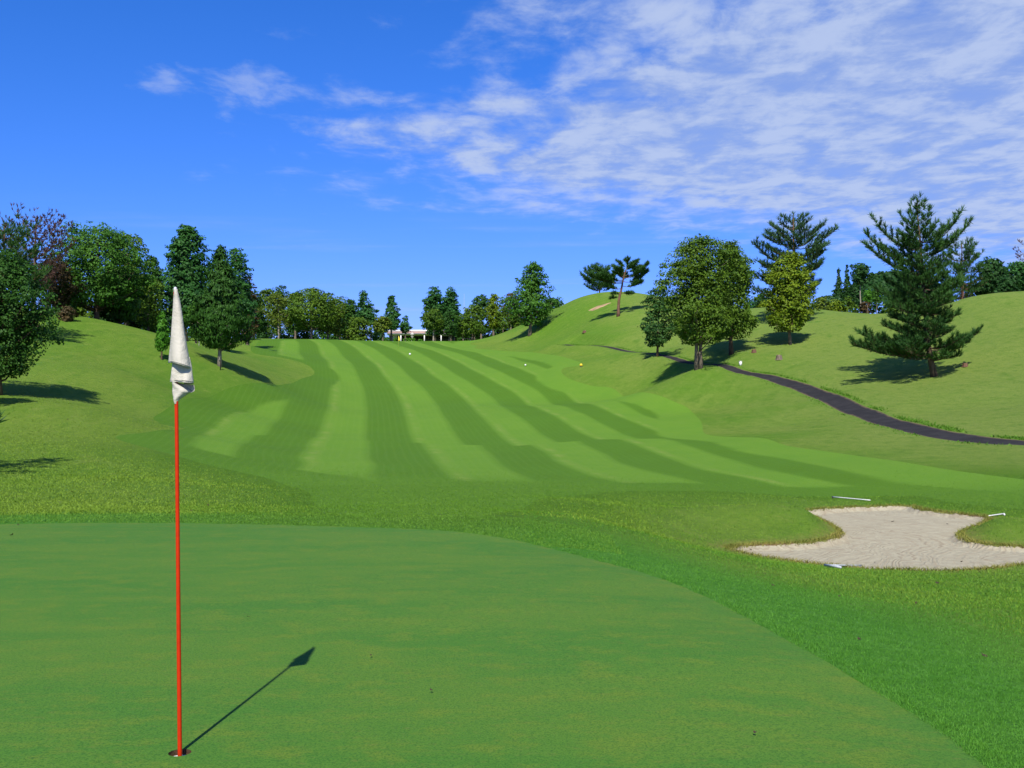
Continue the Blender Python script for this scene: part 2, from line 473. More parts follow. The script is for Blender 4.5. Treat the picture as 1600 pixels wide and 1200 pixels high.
# weight of left / right / front rim of the fairway, softened
sdr, ri = poly_sd(RIM, GX, GY, 30)
side = RSIDE[ri].astype(float)
NYg, NXg = GX.shape
dzdy = np.gradient(GZ, yl, axis=0)
dzdx = np.gradient(GZ, xl, axis=1)
nl = np.sqrt(1 + dzdx ** 2 + dzdy ** 2)
COLS = ['x', 'y', 'z', 'nx', 'ny', 'nz', 'green_dist', 'bunker_dist', 'path_dist', 'fairway_dist', 'cup_dist', 'stripe_far', 'stripe_near', 'break_dist', 'rim_side', 'rim_dist']
DATA = np.stack([GX, GY, GZ, -dzdx / nl, -dzdy / nl, 1 / nl, sdg, sdb_rag, sdp, sdf, sdc, s_up, s_lo, brk, side, sdr], -1).reshape(-1, len(COLS))
ii = np.arange(NYg * NXg).reshape(NYg, NXg)
a, b, c, d = ii[:-1, :-1].ravel(), ii[:-1, 1:].ravel(), ii[1:, 1:].ravel(), ii[1:, :-1].ravel()
TRIS = np.concatenate([np.stack([a, b, c], 1), np.stack([a, c, d], 1)])

def cut(data, tris, col):
    """split triangles along column == 0; returns data, inside (<0), outside"""
    f = data[:, col].copy()
    f[np.abs(f) < 1e-5] = 1e-5
    neg = f[tris] < 0
    n = neg.sum(1)
    inside = [tris[n == 3]]; outside = [tris[n == 0]]
    for cnt in (1, 2):
        T = tris[n == cnt]
        if len(T) == 0:
            continue
        N = neg[n == cnt]
        odd = np.argmax(N, 1) if cnt == 1 else np.argmin(N, 1)      # the lone corner
        r = np.arange(len(T))
        p = T[r, odd]; q = T[r, (odd + 1) % 3]; s = T[r, (odd + 2) % 3]
        def edge(i, j):
            lo, hi = np.minimum(i, j), np.maximum(i, j)
            return lo, hi
        e1 = np.stack(edge(p, q), 1); e2 = np.stack(edge(p, s), 1)
        E, inv = np.unique(np.concatenate([e1, e2]), axis=0, return_inverse=True)
        inv = inv.ravel()
        t = f[E[:, 0]] / (f[E[:, 0]] - f[E[:, 1]])
        newv = data[E[:, 0]] * (1 - t)[:, None] + data[E[:, 1]] * t[:, None]
        newv[:, col] = 0
        basei = len(data)
        data = np.concatenate([data, newv]); f = np.concatenate([f, np.zeros(len(newv))])
        m1 = basei + inv[:len(T)]; m2 = basei + inv[len(T):]
        lone = np.stack([p, m1, m2], 1)
        rest = np.concatenate([np.stack([m1, q, s], 1), np.stack([m1, s, m2], 1)])
        if cnt == 1:
            inside.append(lone); outside.append(rest)
        else:
            outside.append(lone); inside.append(rest)
    return data, np.concatenate(inside), np.concatenate(outside)

ci = {n: i for i, n in enumerate(COLS)}
DATA, t_green, rest = cut(DATA, TRIS, ci['green_dist'])
DATA, _hole, t_green = cut(DATA, t_green, ci['cup_dist'])
DATA, t_sand, rest = cut(DATA, rest, ci['bunker_dist'])
DATA, t_path, rest = cut(DATA, rest, ci['path_dist'])
DATA, t_fair, t_rough = cut(DATA, rest, ci['fairway_dist'])

def set_mesh(name, V, faces, k):
    me = bpy.data.meshes.new(name)
    me.vertices.add(len(V))
    me.vertices.foreach_set('co', np.ascontiguousarray(V, np.float32).ravel())
    F = np.ascontiguousarray(faces, np.int32)
    me.loops.add(F.size)
    me.loops.foreach_set('vertex_index', F.ravel())
    me.polygons.add(len(F))
    me.polygons.foreach_set('loop_start', np.arange(0, F.size, k, dtype=np.int32))
    me.update(calc_edges=True)
    return me

def land_piece(name, tris, attrs, mat):
    used, inv = np.unique(tris.ravel(), return_inverse=True)
    D = DATA[used]
    T = inv.reshape(-1, 3)
    me = set_mesh(name, D[:, :3], T, 3)
    for an in attrs:
        at_ = me.attributes.new(an, 'FLOAT', 'POINT')
        at_.data.foreach_set('value', np.ascontiguousarray(D[:, ci[an]], np.float32))
    me.polygons.foreach_set('use_smooth', np.ones(len(T), bool))
    me.normals_split_custom_set_from_vertices(D[:, 3:6].tolist())
    me.materials.append(mat)
    o = bpy.data.objects.new(name, me)
    C.objects.link(o)
    o['kind'] = 'structure'
    return o

# ------------------------------------------------------------------ materials of the land
def new_mat(name):
    m = bpy.data.materials.new(name)
    m.use_nodes = True
    t = NT(m.node_tree)
    t.n.clear()
    out = t.new('ShaderNodeOutputMaterial')
    bs = t.new('ShaderNodeBsdfPrincipled')
    t.link(bs.outputs[0], out.inputs['Surface'])
    return m, t, bs, out
def bump(t, h, strength, dist, bs):
    nd = t.new('ShaderNodeBump')
    nd.inputs['Strength'].default_value = strength
    nd.inputs['Distance'].default_value = dist
    t.put(nd.inputs['Height'], h)
    t.link(nd.outputs[0], bs.inputs['Normal'])

# linear base colours
G_PUTT_A, G_PUTT_B, G_PUTT_C = (.054, .150, .015), (.078, .163, .016), (.110, .170, .016)
G_FAIR_D, G_FAIR_L, G_PALE = (.057, .132, .005), (.098, .198, .015), (.165, .225, .040)
G_ROUGH_A, G_ROUGH_B, G_ROUGH_C = (.074, .168, .010), (.118, .192, .020), (.052, .136, .008)
G_COLLAR = (.045, .160, .012)

def putting_mat():
    m, t, bs, out = new_mat("shaved putting turf")
    p = t.pos()
    n1 = t.noise(t.vmap(p, (.35, 1.1, 1), (0, 0, 0), (0, 0, R(12))), .9, 4, .6, .4)
    n2 = t.noise(t.vmap(p, (1.0, 1.5, 1), (4, 0, 0), (0, 0, R(-8))), 2.6, 7, .68)
    n3 = t.noise(t.vmap(p, (.6, 1.4, 1)), 14, 5, .8)
    n4 = t.noise(p, 85, 3, .7)
    n5 = t.noise(t.vmap(p, (1, 1.3, 1), (9, 2, 0)), 34, 4, .75)
    col = t.mix(t.smooth(n1, .36, .62), G_PUTT_A, G_PUTT_B)
    col = t.mix(t.math('MULTIPLY', t.smooth(n2, .46, .66), .7), col, G_PUTT_C)
    col = t.mix(t.math('MULTIPLY', t.smooth(n3, .54, .66), .55), col, (.11, .145, .025))
    col = t.mix(t.math('MULTIPLY', t.smooth(n4, .48, .62), .65), col, (.016, .074, .008))
    col = t.mix(t.math('MULTIPLY', t.smooth(n5, .50, .62), .5), col, (.026, .092, .010))
    t.put(bs.inputs['Base Color'], col)
    bs.inputs['Roughness'].default_value = .85
    bs.inputs['Specular IOR Level'].default_value = .15
    h = t.math('ADD', t.math('MULTIPLY', n4, .7), t.math('MULTIPLY', n3, .6))
    bump(t, h, .55, .006, bs)
    return m

def grass_noise(t, p):
    big = t.noise(t.vmap(p, (1, 1, 1)), .055, 4, .6, .3)
    mid = t.noise(t.vmap(p, (1, .7, 1), (11, 3, 0)), .42, 5, .65, .3)
    fin = t.noise(p, 5.5, 5, .7)
    vf = t.noise(p, 38, 3, .7)
    return big, mid, fin, vf

def fairway_mat():
    m, t, bs, out = new_mat("striped fairway turf")
    p = t.pos()
    big, mid, fin, vf = grass_noise(t, p)
    brk = t.attr('break_dist')
    brk_n = t.math('ADD', brk, t.math('MULTIPLY', t.math('SUBTRACT', mid, .5), 1.0))
    up = t.smooth(brk_n, -.12, .12)
    s = t.math('ADD', t.math('MULTIPLY', t.attr('stripe_far'), up), t.math('MULTIPLY', t.attr('stripe_near'), t.math('SUBTRACT', 1.0, up)))
    s = t.math('ADD', s, t.math('MULTIPLY', t.math('SUBTRACT', mid, .5), .07))
    s = t.math('ADD', s, t.math('MULTIPLY', t.math('SUBTRACT', fin, .5), .14))
    fr = t.math('MODULO', t.math('ADD', s, 20.0), 2.0)               # 0..1 dark, 1..2 light
    tri = t.math('ABSOLUTE', t.math('SUBTRACT', fr, .5))              # 0 mid-dark, .5 at right edge (fr=1) and left edge (fr=0)
    tri2 = t.math('MINIMUM', tri, t.math('ABSOLUTE', t.math('SUBTRACT', fr, 2.5)))
    light = t.smooth(tri2, .37, .63)
    pale = t.math('MULTIPLY', t.smooth(t.math('ABSOLUTE', t.math('SUBTRACT', fr, 1.16)), .17, .02), t.smooth(mid, .40, .66))
    d = t.math('MULTIPLY', t.attr('rim_dist'), -1.0)
    d = t.math('ADD', d, t.math('MULTIPLY', t.math('SUBTRACT', mid, .5), .9))
    rim = t.math('SUBTRACT', 1.0, t.smooth(d, 3.1, 3.9))
    sd = t.attr('rim_side')
    rightrim = t.math('SUBTRACT', 1.0, t.smooth(t.math('ABSOLUTE', t.math('SUBTRACT', sd, 1.0)), .2, .6))
    light = t.math('ADD', t.math('MULTIPLY', light, t.math('SUBTRACT', 1.0, rim)), t.math('MULTIPLY', rightrim, rim))
    pale = t.math('MULTIPLY', pale, t.math('SUBTRACT', 1.0, rim))
    sepp = t.new('ShaderNodeSeparateXYZ'); t.link(p, sepp.inputs[0])
    # near the front the cut fades out into the apron
    front = t.smooth(t.math('ADD', sepp.outputs['Y'], t.math('MULTIPLY', t.math('SUBTRACT', mid, .5), 9)), 30, 41)
    light = t.math('ADD', t.math('MULTIPLY', light, front), t.math('MULTIPLY', t.math('SUBTRACT', 1.0, front), t.smooth(big, .3, .7)))
    dark = t.mix(t.smooth(mid, .3, .7), G_FAIR_D, (.060, .142, .007))
    lit = t.mix(t.smooth(mid, .35, .7), G_FAIR_L, (.086, .188, .013))
    col = t.mix(light, dark, lit)
    col = t.mix(t.math('MULTIPLY', pale, .55), col, G_PALE)
    wheel = t.math('ABSOLUTE', t.math('SUBTRACT', t.math('MODULO', t.math('MULTIPLY', t.math('ADD', s, 20.0), 7.0), 1.0), .5))
    col = t.mix(t.math('MULTIPLY', t.smooth(wheel, .30, .5), .10), col, (.16, .25, .05))
    col = t.mix(t.math('MULTIPLY', t.smooth(fin, .52, .8), .45), col, (.05, .13, .014))
    col = t.mix(t.math('MULTIPLY', t.smooth(vf, .56, .8), .35), col, (.17, .24, .05))
    col = t.mix(t.math('MULTIPLY', t.math('SUBTRACT', 1.0, front), .92), col, t.mix(t.smooth(fin, .4, .62), (.052, .126, .006), (.078, .160, .010)))
    t.put(bs.inputs['Base Color'], col)
    bs.inputs['Roughness'].default_value = .85
    bs.inputs['Specular IOR Level'].default_value = .12
    bump(t, t.math('ADD', fin, vf), .5, .05, bs)
    return m

def rough_mat():
    m, t, bs, out = new_mat("longer rough turf")
    p = t.pos()
    big, mid, fin, vf = grass_noise(t, p)
    sx_ = t.new('ShaderNodeSeparateXYZ'); t.link(p, sx_.inputs[0])
    col = t.mix(t.smooth(big, .36, .62), G_ROUGH_A, G_ROUGH_B)
    dry = t.math('MULTIPLY', t.smooth(t.math('ADD', sx_.outputs[0], t.math('MULTIPLY', t.math('SUBTRACT', big, .5), 40)), 12, 32), .65)
    col = t.mix(dry, col, (.150, .200, .040))
    col = t.mix(t.math('MULTIPLY', t.smooth(mid, .52, .74), .75), col, G_ROUGH_C)
    # faint mower tracks sweeping round the banks
    wv = t.new('ShaderNodeTexWave', wave_type='RINGS', rings_direction='SPHERICAL')
    t.link(t.vmap(p, (1, 1, 1), (-52, -86, 0)), wv.inputs['Vector'])
    wv.inputs['Scale'].default_value = .16
    wv.inputs['Distortion'].default_value = 7
    wv.inputs['Detail'].default_value = 3
    wv.inputs['Detail Scale'].default_value = .4
    col = t.mix(t.math('MULTIPLY', t.math('MULTIPLY', t.smooth(wv.outputs['Fac'], .35, .95), t.smooth(mid, .40, .62)), .15), col, (.21, .28, .05))
    tuf = t.noise(t.vmap(p, (1, .55, 1), (5, 7, 0), (0, 0, R(20))), 1.7, 6, .72, .6)
    col = t.mix(t.math('MULTIPLY', t.smooth(tuf, .50, .66), .55), col, (.062, .135, .010))
    col = t.mix(t.math('MULTIPLY', t.smooth(tuf, .46, .34), .40), col, (.185, .225, .045))
    col = t.mix(t.math('MULTIPLY', t.smooth(fin, .48, .66), .55), col, (.062, .135, .012))
    col = t.mix(t.math('MULTIPLY', t.smooth(vf, .52, .66), .45), col, (.20, .25, .05))
    # collar and surround of the green
    gd = t.attr('green_dist')
    gdn = t.math('ADD', gd, t.math('MULTIPLY', t.math('SUBTRACT', mid, .5), 1.6))
    cg = t.math('SUBTRACT', 1.0, t.smooth(gdn, .9, 3.6))
    ccol = t.mix(t.smooth(fin, .40, .68), G_COLLAR, (.068, .20, .024))
    col = t.mix(cg, col, ccol)
    # apron in front of the fairway
    fd = t.attr('fairway_dist')
    sepp = t.new('ShaderNodeSeparateXYZ'); t.link(p, sepp.inputs[0])
    fdn = t.math('ADD', fd, t.math('MULTIPLY', t.math('SUBTRACT', mid, .5), 3.0))
    ap = t.math('MULTIPLY', t.math('SUBTRACT', 1.0, t.smooth(fdn, .0, 5.0)), t.math('SUBTRACT', 1.0, t.smooth(sepp.outputs['Y'], 38, 48)))
    col = t.mix(t.math('MULTIPLY', ap, .95), col, t.mix(t.smooth(fin, .4, .62), (.052, .126, .006), (.078, .160, .010)))
    # dry turf on the bunker lip
    bd = t.attr('bunker_dist')
    bdn = t.math('ADD', bd, t.math('MULTIPLY', t.math('SUBTRACT', fin, .5), .8))
    lip = t.math('SUBTRACT', 1.0, t.smooth(bdn, .0, .75))
    col = t.mix(t.math('MULTIPLY', lip, .7), col, (.19, .17, .045))
    soil = t.math('MULTIPLY', t.math('SUBTRACT', 1.0, t.smooth(bd, .0, .22)), t.smooth(mid, .47, .58))
    col = t.mix(soil, col, (.20, .12, .06))
    # path verge a little greener and longer
    pd = t.attr('path_dist')
    vg = t.math('MULTIPLY', t.math('SUBTRACT', 1.0, t.smooth(pd, .05, .9)), t.smooth(fin, .35, .6))
    col = t.mix(t.math('MULTIPLY', vg, .6), col, (.075, .15, .018))
    t.put(bs.inputs['Base Color'], col)
    bs.inputs['Roughness'].default_value = .9
    bs.inputs['Specular IOR Level'].default_value = .1
    bump(t, t.math('ADD', t.math('MULTIPLY', fin, 1.4), vf), .7, .09, bs)
    return m

def sand_mat():
    m, t, bs, out = new_mat("raked bunker sand")
    p = t.pos()
    big = t.noise(p, .5, 4, .6, .5)
    mid = t.noise(p, 3.2, 5, .65)
    fin = t.noise(p, 40, 4, .7)
    # rake furrows following a winding sweep through the bunker
    warp = t.new('ShaderNodeVectorMath', operation='ADD')
    sepp = t.new('ShaderNodeSeparateXYZ'); t.link(p, sepp.inputs[0])
    ang = t.math('MULTIPLY', t.math('SINE', t.math('ADD', t.math('MULTIPLY', sepp.outputs['Y'], .62), 2.2)), 1.25)
    lane = t.math('ADD', sepp.outputs['X'], ang)
    lane = t.math('ADD', lane, t.math('MULTIPLY', t.math('SUBTRACT', big, .5), 2.4))
    fur = t.math('SINE', t.math('MULTIPLY', lane, 34.0))
    track = t.noise(None, 1.6, 3, .6)
    comb_ = t.new('ShaderNodeCombineXYZ'); t.put(comb_.inputs[0], lane)
    tr = t.noise(comb_.outputs[0], 6.5, 3, .6)
    col = t.mix(t.smooth(mid, .35, .7), (.350, .318, .215), (.30, .267, .178))
    col = t.mix(t.math('MULTIPLY', t.smooth(tr, .50, .60), .6), col, (.26, .21, .135))
    col = t.mix(t.math('MULTIPLY', t.smooth(fin, .6, .75), .4), col, (.25, .20, .14))
    bd = t.attr('bunker_dist')
    rim_tone = t.math('MULTIPLY', t.math('SUBTRACT', 1.0, t.smooth(t.math('MULTIPLY', bd, -1.0), .0, .35)), t.smooth(mid, .40, .7))  # sand turns darker in patches towards the rim
    col = t.mix(t.math('MULTIPLY', rim_tone, .5), col, (.26, .21, .14))
    t.put(bs.inputs['Base Color'], col)
    bs.inputs['Roughness'].default_value = .95
    bs.inputs['Specular IOR Level'].default_value = .1
    h = t.math('ADD', t.math('MULTIPLY', fur, .28), t.math('MULTIPLY', mid, 1.0))
    h = t.math('ADD', h, t.math('MULTIPLY', fin, .55))
    h = t.math('ADD', h, t.math('MULTIPLY', tr, .9))
    bump(t, h, .7, .035, bs)
    return m

def path_mat():
    m, t, bs, out = new_mat("worn asphalt")
    p = t.pos()
    mid = t.noise(p, .8, 4, .6)
    fin = t.noise(p, 14, 4, .7)
    col = t.mix(t.smooth(mid, .35, .7), (.022, .0215, .0225), (.032, .031, .0315))
    col = t.mix(t.math('MULTIPLY', t.smooth(fin, .5, .75), .4), col, (.060, .054, .047))
    pd = t.attr('path_dist')
    e = t.math('SUBTRACT', 1.0, t.smooth(t.math('ADD', t.math('MULTIPLY', pd, -1.0), t.math('MULTIPLY', t.math('SUBTRACT', mid, .5), .6)), .0, .22))
    col = t.mix(t.math('MULTIPLY', e, .6), col, (.15, .12, .06))
    t.put(bs.inputs['Base Color'], col)
    bs.inputs['Roughness'].default_value = .9
    bs.inputs['Specular IOR Level'].default_value = .04
    bump(t, fin, .4, .01, bs)
    return m

land_piece('putting_green', t_green, ['green_dist'], putting_mat())
land_piece('bunker_sand', t_sand, ['bunker_dist'], sand_mat())
land_piece('cart_path', t_path, ['path_dist'], path_mat())
land_piece('fairway', t_fair, ['fairway_dist', 'stripe_far', 'stripe_near', 'break_dist', 'rim_side', 'rim_dist'], fairway_mat())
land_piece('rough', t_rough, ['green_dist', 'bunker_dist', 'path_dist', 'fairway_dist'], rough_mat())

# ------------------------------------------------------------------ object helpers
def tag(o, label=None, cat=None, group=None, kind=None):
    if label: o['label'] = label
    if cat: o['category'] = cat
    if group: o['group'] = group
    if kind: o['kind'] = kind
    return o
def empty(name, loc, rz=0.0):
    o = bpy.data.objects.new(name, None)
    o.empty_display_size = .2
    C.objects.link(o)
    o.location = loc
    o.rotation_euler = (0, 0, rz)
    return o
def link_mesh(name, me, mat, parent=None):
    if mat: me.materials.append(mat)
    o = bpy.data.objects.new(name, me)
    C.objects.link(o)
    if parent: o.parent = parent
    return o
class Quads:
    """collects quads (numpy blocks) for one mesh"""
    def __init__(self):
        self.V, self.F, self.n, self.T = [], [], 0, []
    def add(self, V, F, tint=None):
        self.V.append(V); self.F.append(F + self.n); self.n += len(V)
        self.T.append(np.full(len(F), .5) if tint is None else tint)
    def tube(self, P, rad, seg=7, cap=True):
        P = np.asarray(P, float); rad = np.asarray(rad, float)
        n = len(P)
        T = np.gradient(P, axis=0)
        T /= np.linalg.norm(T, axis=1)[:, None] + 1e-9
        ref = np.array([1.0, 0, 0]) if abs(T[0, 0]) < .8 else np.array([0, 1.0, 0])
        A = np.cross(T, ref); A /= np.linalg.norm(A, axis=1)[:, None] + 1e-9
        B = np.cross(T, A)
        th = np.arange(seg) * 2 * math.pi / seg
        V = P[:, None, :] + rad[:, None, None] * (A[:, None, :] * np.cos(th)[None, :, None] + B[:, None, :] * np.sin(th)[None, :, None])
        V = V.reshape(-1, 3)
        i = np.arange(n - 1)[:, None] * seg + np.arange(seg)[None]
        j = np.arange(n - 1)[:, None] * seg + (np.arange(seg)[None] + 1) % seg
        F = np.stack([i, j, j + seg, i + seg], -1).reshape(-1, 4)
        if cap:
            V = np.concatenate([V, P[:1], P[-1:]])
            k0, k1 = len(V) - 2, len(V) - 1
            s = np.arange(0, seg)
            c0 = np.stack([np.full(seg, k0), (s + 1) % seg, s, s], 1)
            c1 = np.stack([np.full(seg, k1), (n - 1) * seg + s, (n - 1) * seg + (s + 1) % seg, (n - 1) * seg + (s + 1) % seg], 1)
            self.tri_caps = getattr(self, 'tri_caps', [])
            self.tri_caps.append(np.concatenate([c0[:, :3], c1[:, :3]]) + self.n)
        self.add(V, F)
    def box(self, c, s, rz=0.0):
        x, y, z = np.array(s) / 2
        V = np.array([[-x, -y, -z], [x, -y, -z], [x, y, -z], [-x, y, -z], [-x, -y, z], [x, -y, z], [x, y, z], [-x, y, z]])
        co, si = math.cos(rz), math.sin(rz)
        V = np.stack([V[:, 0] * co - V[:, 1] * si, V[:, 0] * si + V[:, 1] * co, V[:, 2]], 1) + np.array(c)
        F = np.array([[0, 3, 2, 1], [4, 5, 6, 7], [0, 1, 5, 4], [1, 2, 6, 5], [2, 3, 7, 6], [3, 0, 4, 7]])
        self.add(V, F)
    def build(self, name, mat, parent=None, smooth=False, tint=False):
        V = np.concatenate(self.V); F = np.concatenate(self.F)
        caps = getattr(self, 'tri_caps', None)
        if caps:
            me = bpy.data.meshes.new(name)
            Tc = np.concatenate(caps)
            me.vertices.add(len(V)); me.vertices.foreach_set('co', np.ascontiguousarray(V, np.float32).ravel())
            li = np.concatenate([F.ravel(), Tc.ravel()]).astype(np.int32)
            me.loops.add(len(li)); me.loops.foreach_set('vertex_index', li)
            ls = np.concatenate([np.arange(0, F.size, 4), F.size + np.arange(0, Tc.size, 3)]).astype(np.int32)
            me.polygons.add(len(ls)); me.polygons.foreach_set('loop_start', ls)
            me.update(calc_edges=True)
        else:
            me = set_mesh(name, V, F, 4)
        if smooth:
            me.polygons.foreach_set('use_smooth', np.ones(len(me.polygons), bool))
        if tint:
            T = np.concatenate(self.T)
            a_ = me.attributes.new('tint', 'FLOAT', 'FACE')
            a_.data.foreach_set('value', np.ascontiguousarray(T, np.float32))
        return link_mesh(name, me, mat, parent)
def lathe(q, prof, centre=(0, 0, 0), seg=16):
    P = np.array(prof, float)
    th = np.arange(seg) * 2 * math.pi / seg
    V = np.stack([P[:, None, 0] * np.cos(th), P[:, None, 0] * np.sin(th), np.repeat(P[:, 1][:, None], seg, 1)], -1).reshape(-1, 3) + np.array(centre)
    n = len(P)
    i = np.arange(n - 1)[:, None] * seg + np.arange(seg)[None]
    j = np.arange(n - 1)[:, None] * seg + (np.arange(seg)[None] + 1) % seg
    q.add(V, np.stack([i, j, j + seg, i + seg], -1).reshape(-1, 4))

def plain_mat(name, col, rough=.6, noise_amt=.12, scale=6.0, spec=.3, bumpy=0.0):
    m, t, bs, out = new_mat(name)
    tcn = t.new('ShaderNodeTexCoord').outputs['Object']
    n = t.noise(tcn, scale, 4, .6)
    c2 = tuple(c * (1 - 2.2 * noise_amt) for c in col)
    t.put(bs.inputs['Base Color'], t.mix(t.smooth(n, .35, .7), col, c2))
    bs.inputs['Roughness'].default_value = rough
    bs.inputs['Specular IOR Level'].default_value = spec
    if bumpy:
        bump(t, n, .6, bumpy, bs)
    return m

LEAF_MATS = {}
def leaf_mat(key, dark, light, trans=.22):
    if key in LEAF_MATS:
        return LEAF_MATS[key]
    m, t, bs, out = new_mat("foliage " + key)
    f = t.attr('tint')
    col = t.mix(f, dark, light)
    t.put(bs.inputs['Base Color'], col)
    bs.inputs['Roughness'].default_value = .6
    bs.inputs['Specular IOR Level'].default_value = .18
    tr = t.new('ShaderNodeBsdfTranslucent')
    t.put(tr.inputs['Color'], t.mix(.5, col, light))
    mx = t.new('ShaderNodeMixShader')
    mx.inputs[0].default_value = trans
    t.link(bs.outputs[0], mx.inputs[1]); t.link(tr.outputs[0], mx.inputs[2])
    t.link(mx.outputs[0], out.inputs['Surface'])
    LEAF_MATS[key] = m
    return m
PAL = {
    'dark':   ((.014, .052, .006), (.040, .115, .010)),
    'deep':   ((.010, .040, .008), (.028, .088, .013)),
    'mid':    ((.024, .084, .007), (.066, .175, .014)),
    'teal':   ((.014, .062, .012), (.042, .138, .020)),
    'olive':  ((.036, .088, .005), (.095, .168, .010)),
    'brass':  ((.048, .088, .006), (.120, .170, .012)),
    'yellow': ((.056, .112, .004), (.170, .235, .008)),
    'pine':   ((.013, .050, .010), (.046, .118, .018)),
    'bluepine': ((.018, .056, .017), (.050, .115, .032)),
    'brown':  ((.040, .018, .014), (.100, .050, .036)),
    'russet': ((.030, .030, .010), (.095, .060, .020)),
    'bright': ((.030, .120, .006), (.075, .215, .012)),
    'grove':  ((.028, .076, .005), (.095, .165, .009)),
}
def foliage(key, trans=.22):
    return leaf_mat(key, *PAL[key], trans)
def bark_mat(name, col):
    m, t, bs, out = new_mat(name)
    tcn = t.new('ShaderNodeTexCoord').outputs['Object']
    n = t.noise(t.vmap(tcn, (1, 1, .22)), 5.0, 5, .7, .4)
    t.put(bs.inputs['Base Color'], t.mix(t.smooth(n, .35, .65), tuple(c * .5 for c in col), col))
    bs.inputs['Roughness'].default_value = .9
    bs.inputs['Specular IOR Level'].default_value = .1
    bump(t, n, .8, .05, bs)
    return m
BARK = {'grey': bark_mat("grey bark", (.19, .15, .11)), 'red': bark_mat("reddish pine bark", (.17, .095, .060)), 'brown': bark_mat("brown bark", (.12, .085, .055)),
        'pale': bark_mat("pale bark", (.30, .26, .20))}

def unit(v):
    return v / (np.linalg.norm(v, axis=-1, keepdims=True) + 1e-9)
def leaf_cards(q, pos, nrm, size, rng, aspect=.62, tint=None, axis=None):
    """one bent-free rhombic leaf spray per position"""
    n = len(pos)
    if axis is None:
        axis = rng.normal(size=(n, 3))
    A = unit(axis - nrm * (axis * nrm).sum(1, keepdims=True))
    B = np.cross(nrm, A)
    L = size[:, None]
    V = np.stack([pos - A * L * .5, pos + B * L * aspect * .5 + A * L * .06, pos + A * L * .5, pos - B * L * aspect * .5 + A * L * .06], 1).reshape(-1, 3)
    F = np.arange(n * 4).reshape(n, 4)
    q.add(V, F, tint)

PROFILE = {
    'round': lambda t: np.sqrt(np.clip(1 - (np.abs(t - .46) / .56) ** 2.2, 0, 1)),
    'dome':  lambda t: np.sqrt(np.clip(1 - (np.clip(t - .30, 0, 1) / .72) ** 2, 0, 1)) * (.62 + .38 * sstep(t, 0, .28)),
    'cone':  lambda t: np.clip(1 - t, 0, 1) ** .72 * sstep(t, -.10, .17) * 1.02,
    'egg':   lambda t: np.clip(1 - t, 0, 1) ** .46 * (.52 + .55 * sstep(t, -.02, .30)),
    'spire': lambda t: np.clip(1.02 - t, 0, 1) ** .85 * sstep(t, -.25, .10),
    'column': lambda t: np.clip(1.03 - t, 0, 1) ** .40 * sstep(t, -.15, .20),
    'vase':  lambda t: np.sqrt(np.clip(1 - (np.clip(t - .62, 0, 1) / .40) ** 2, 0, 1)) * (.40 + .60 * sstep(t, 0, .6)),
}
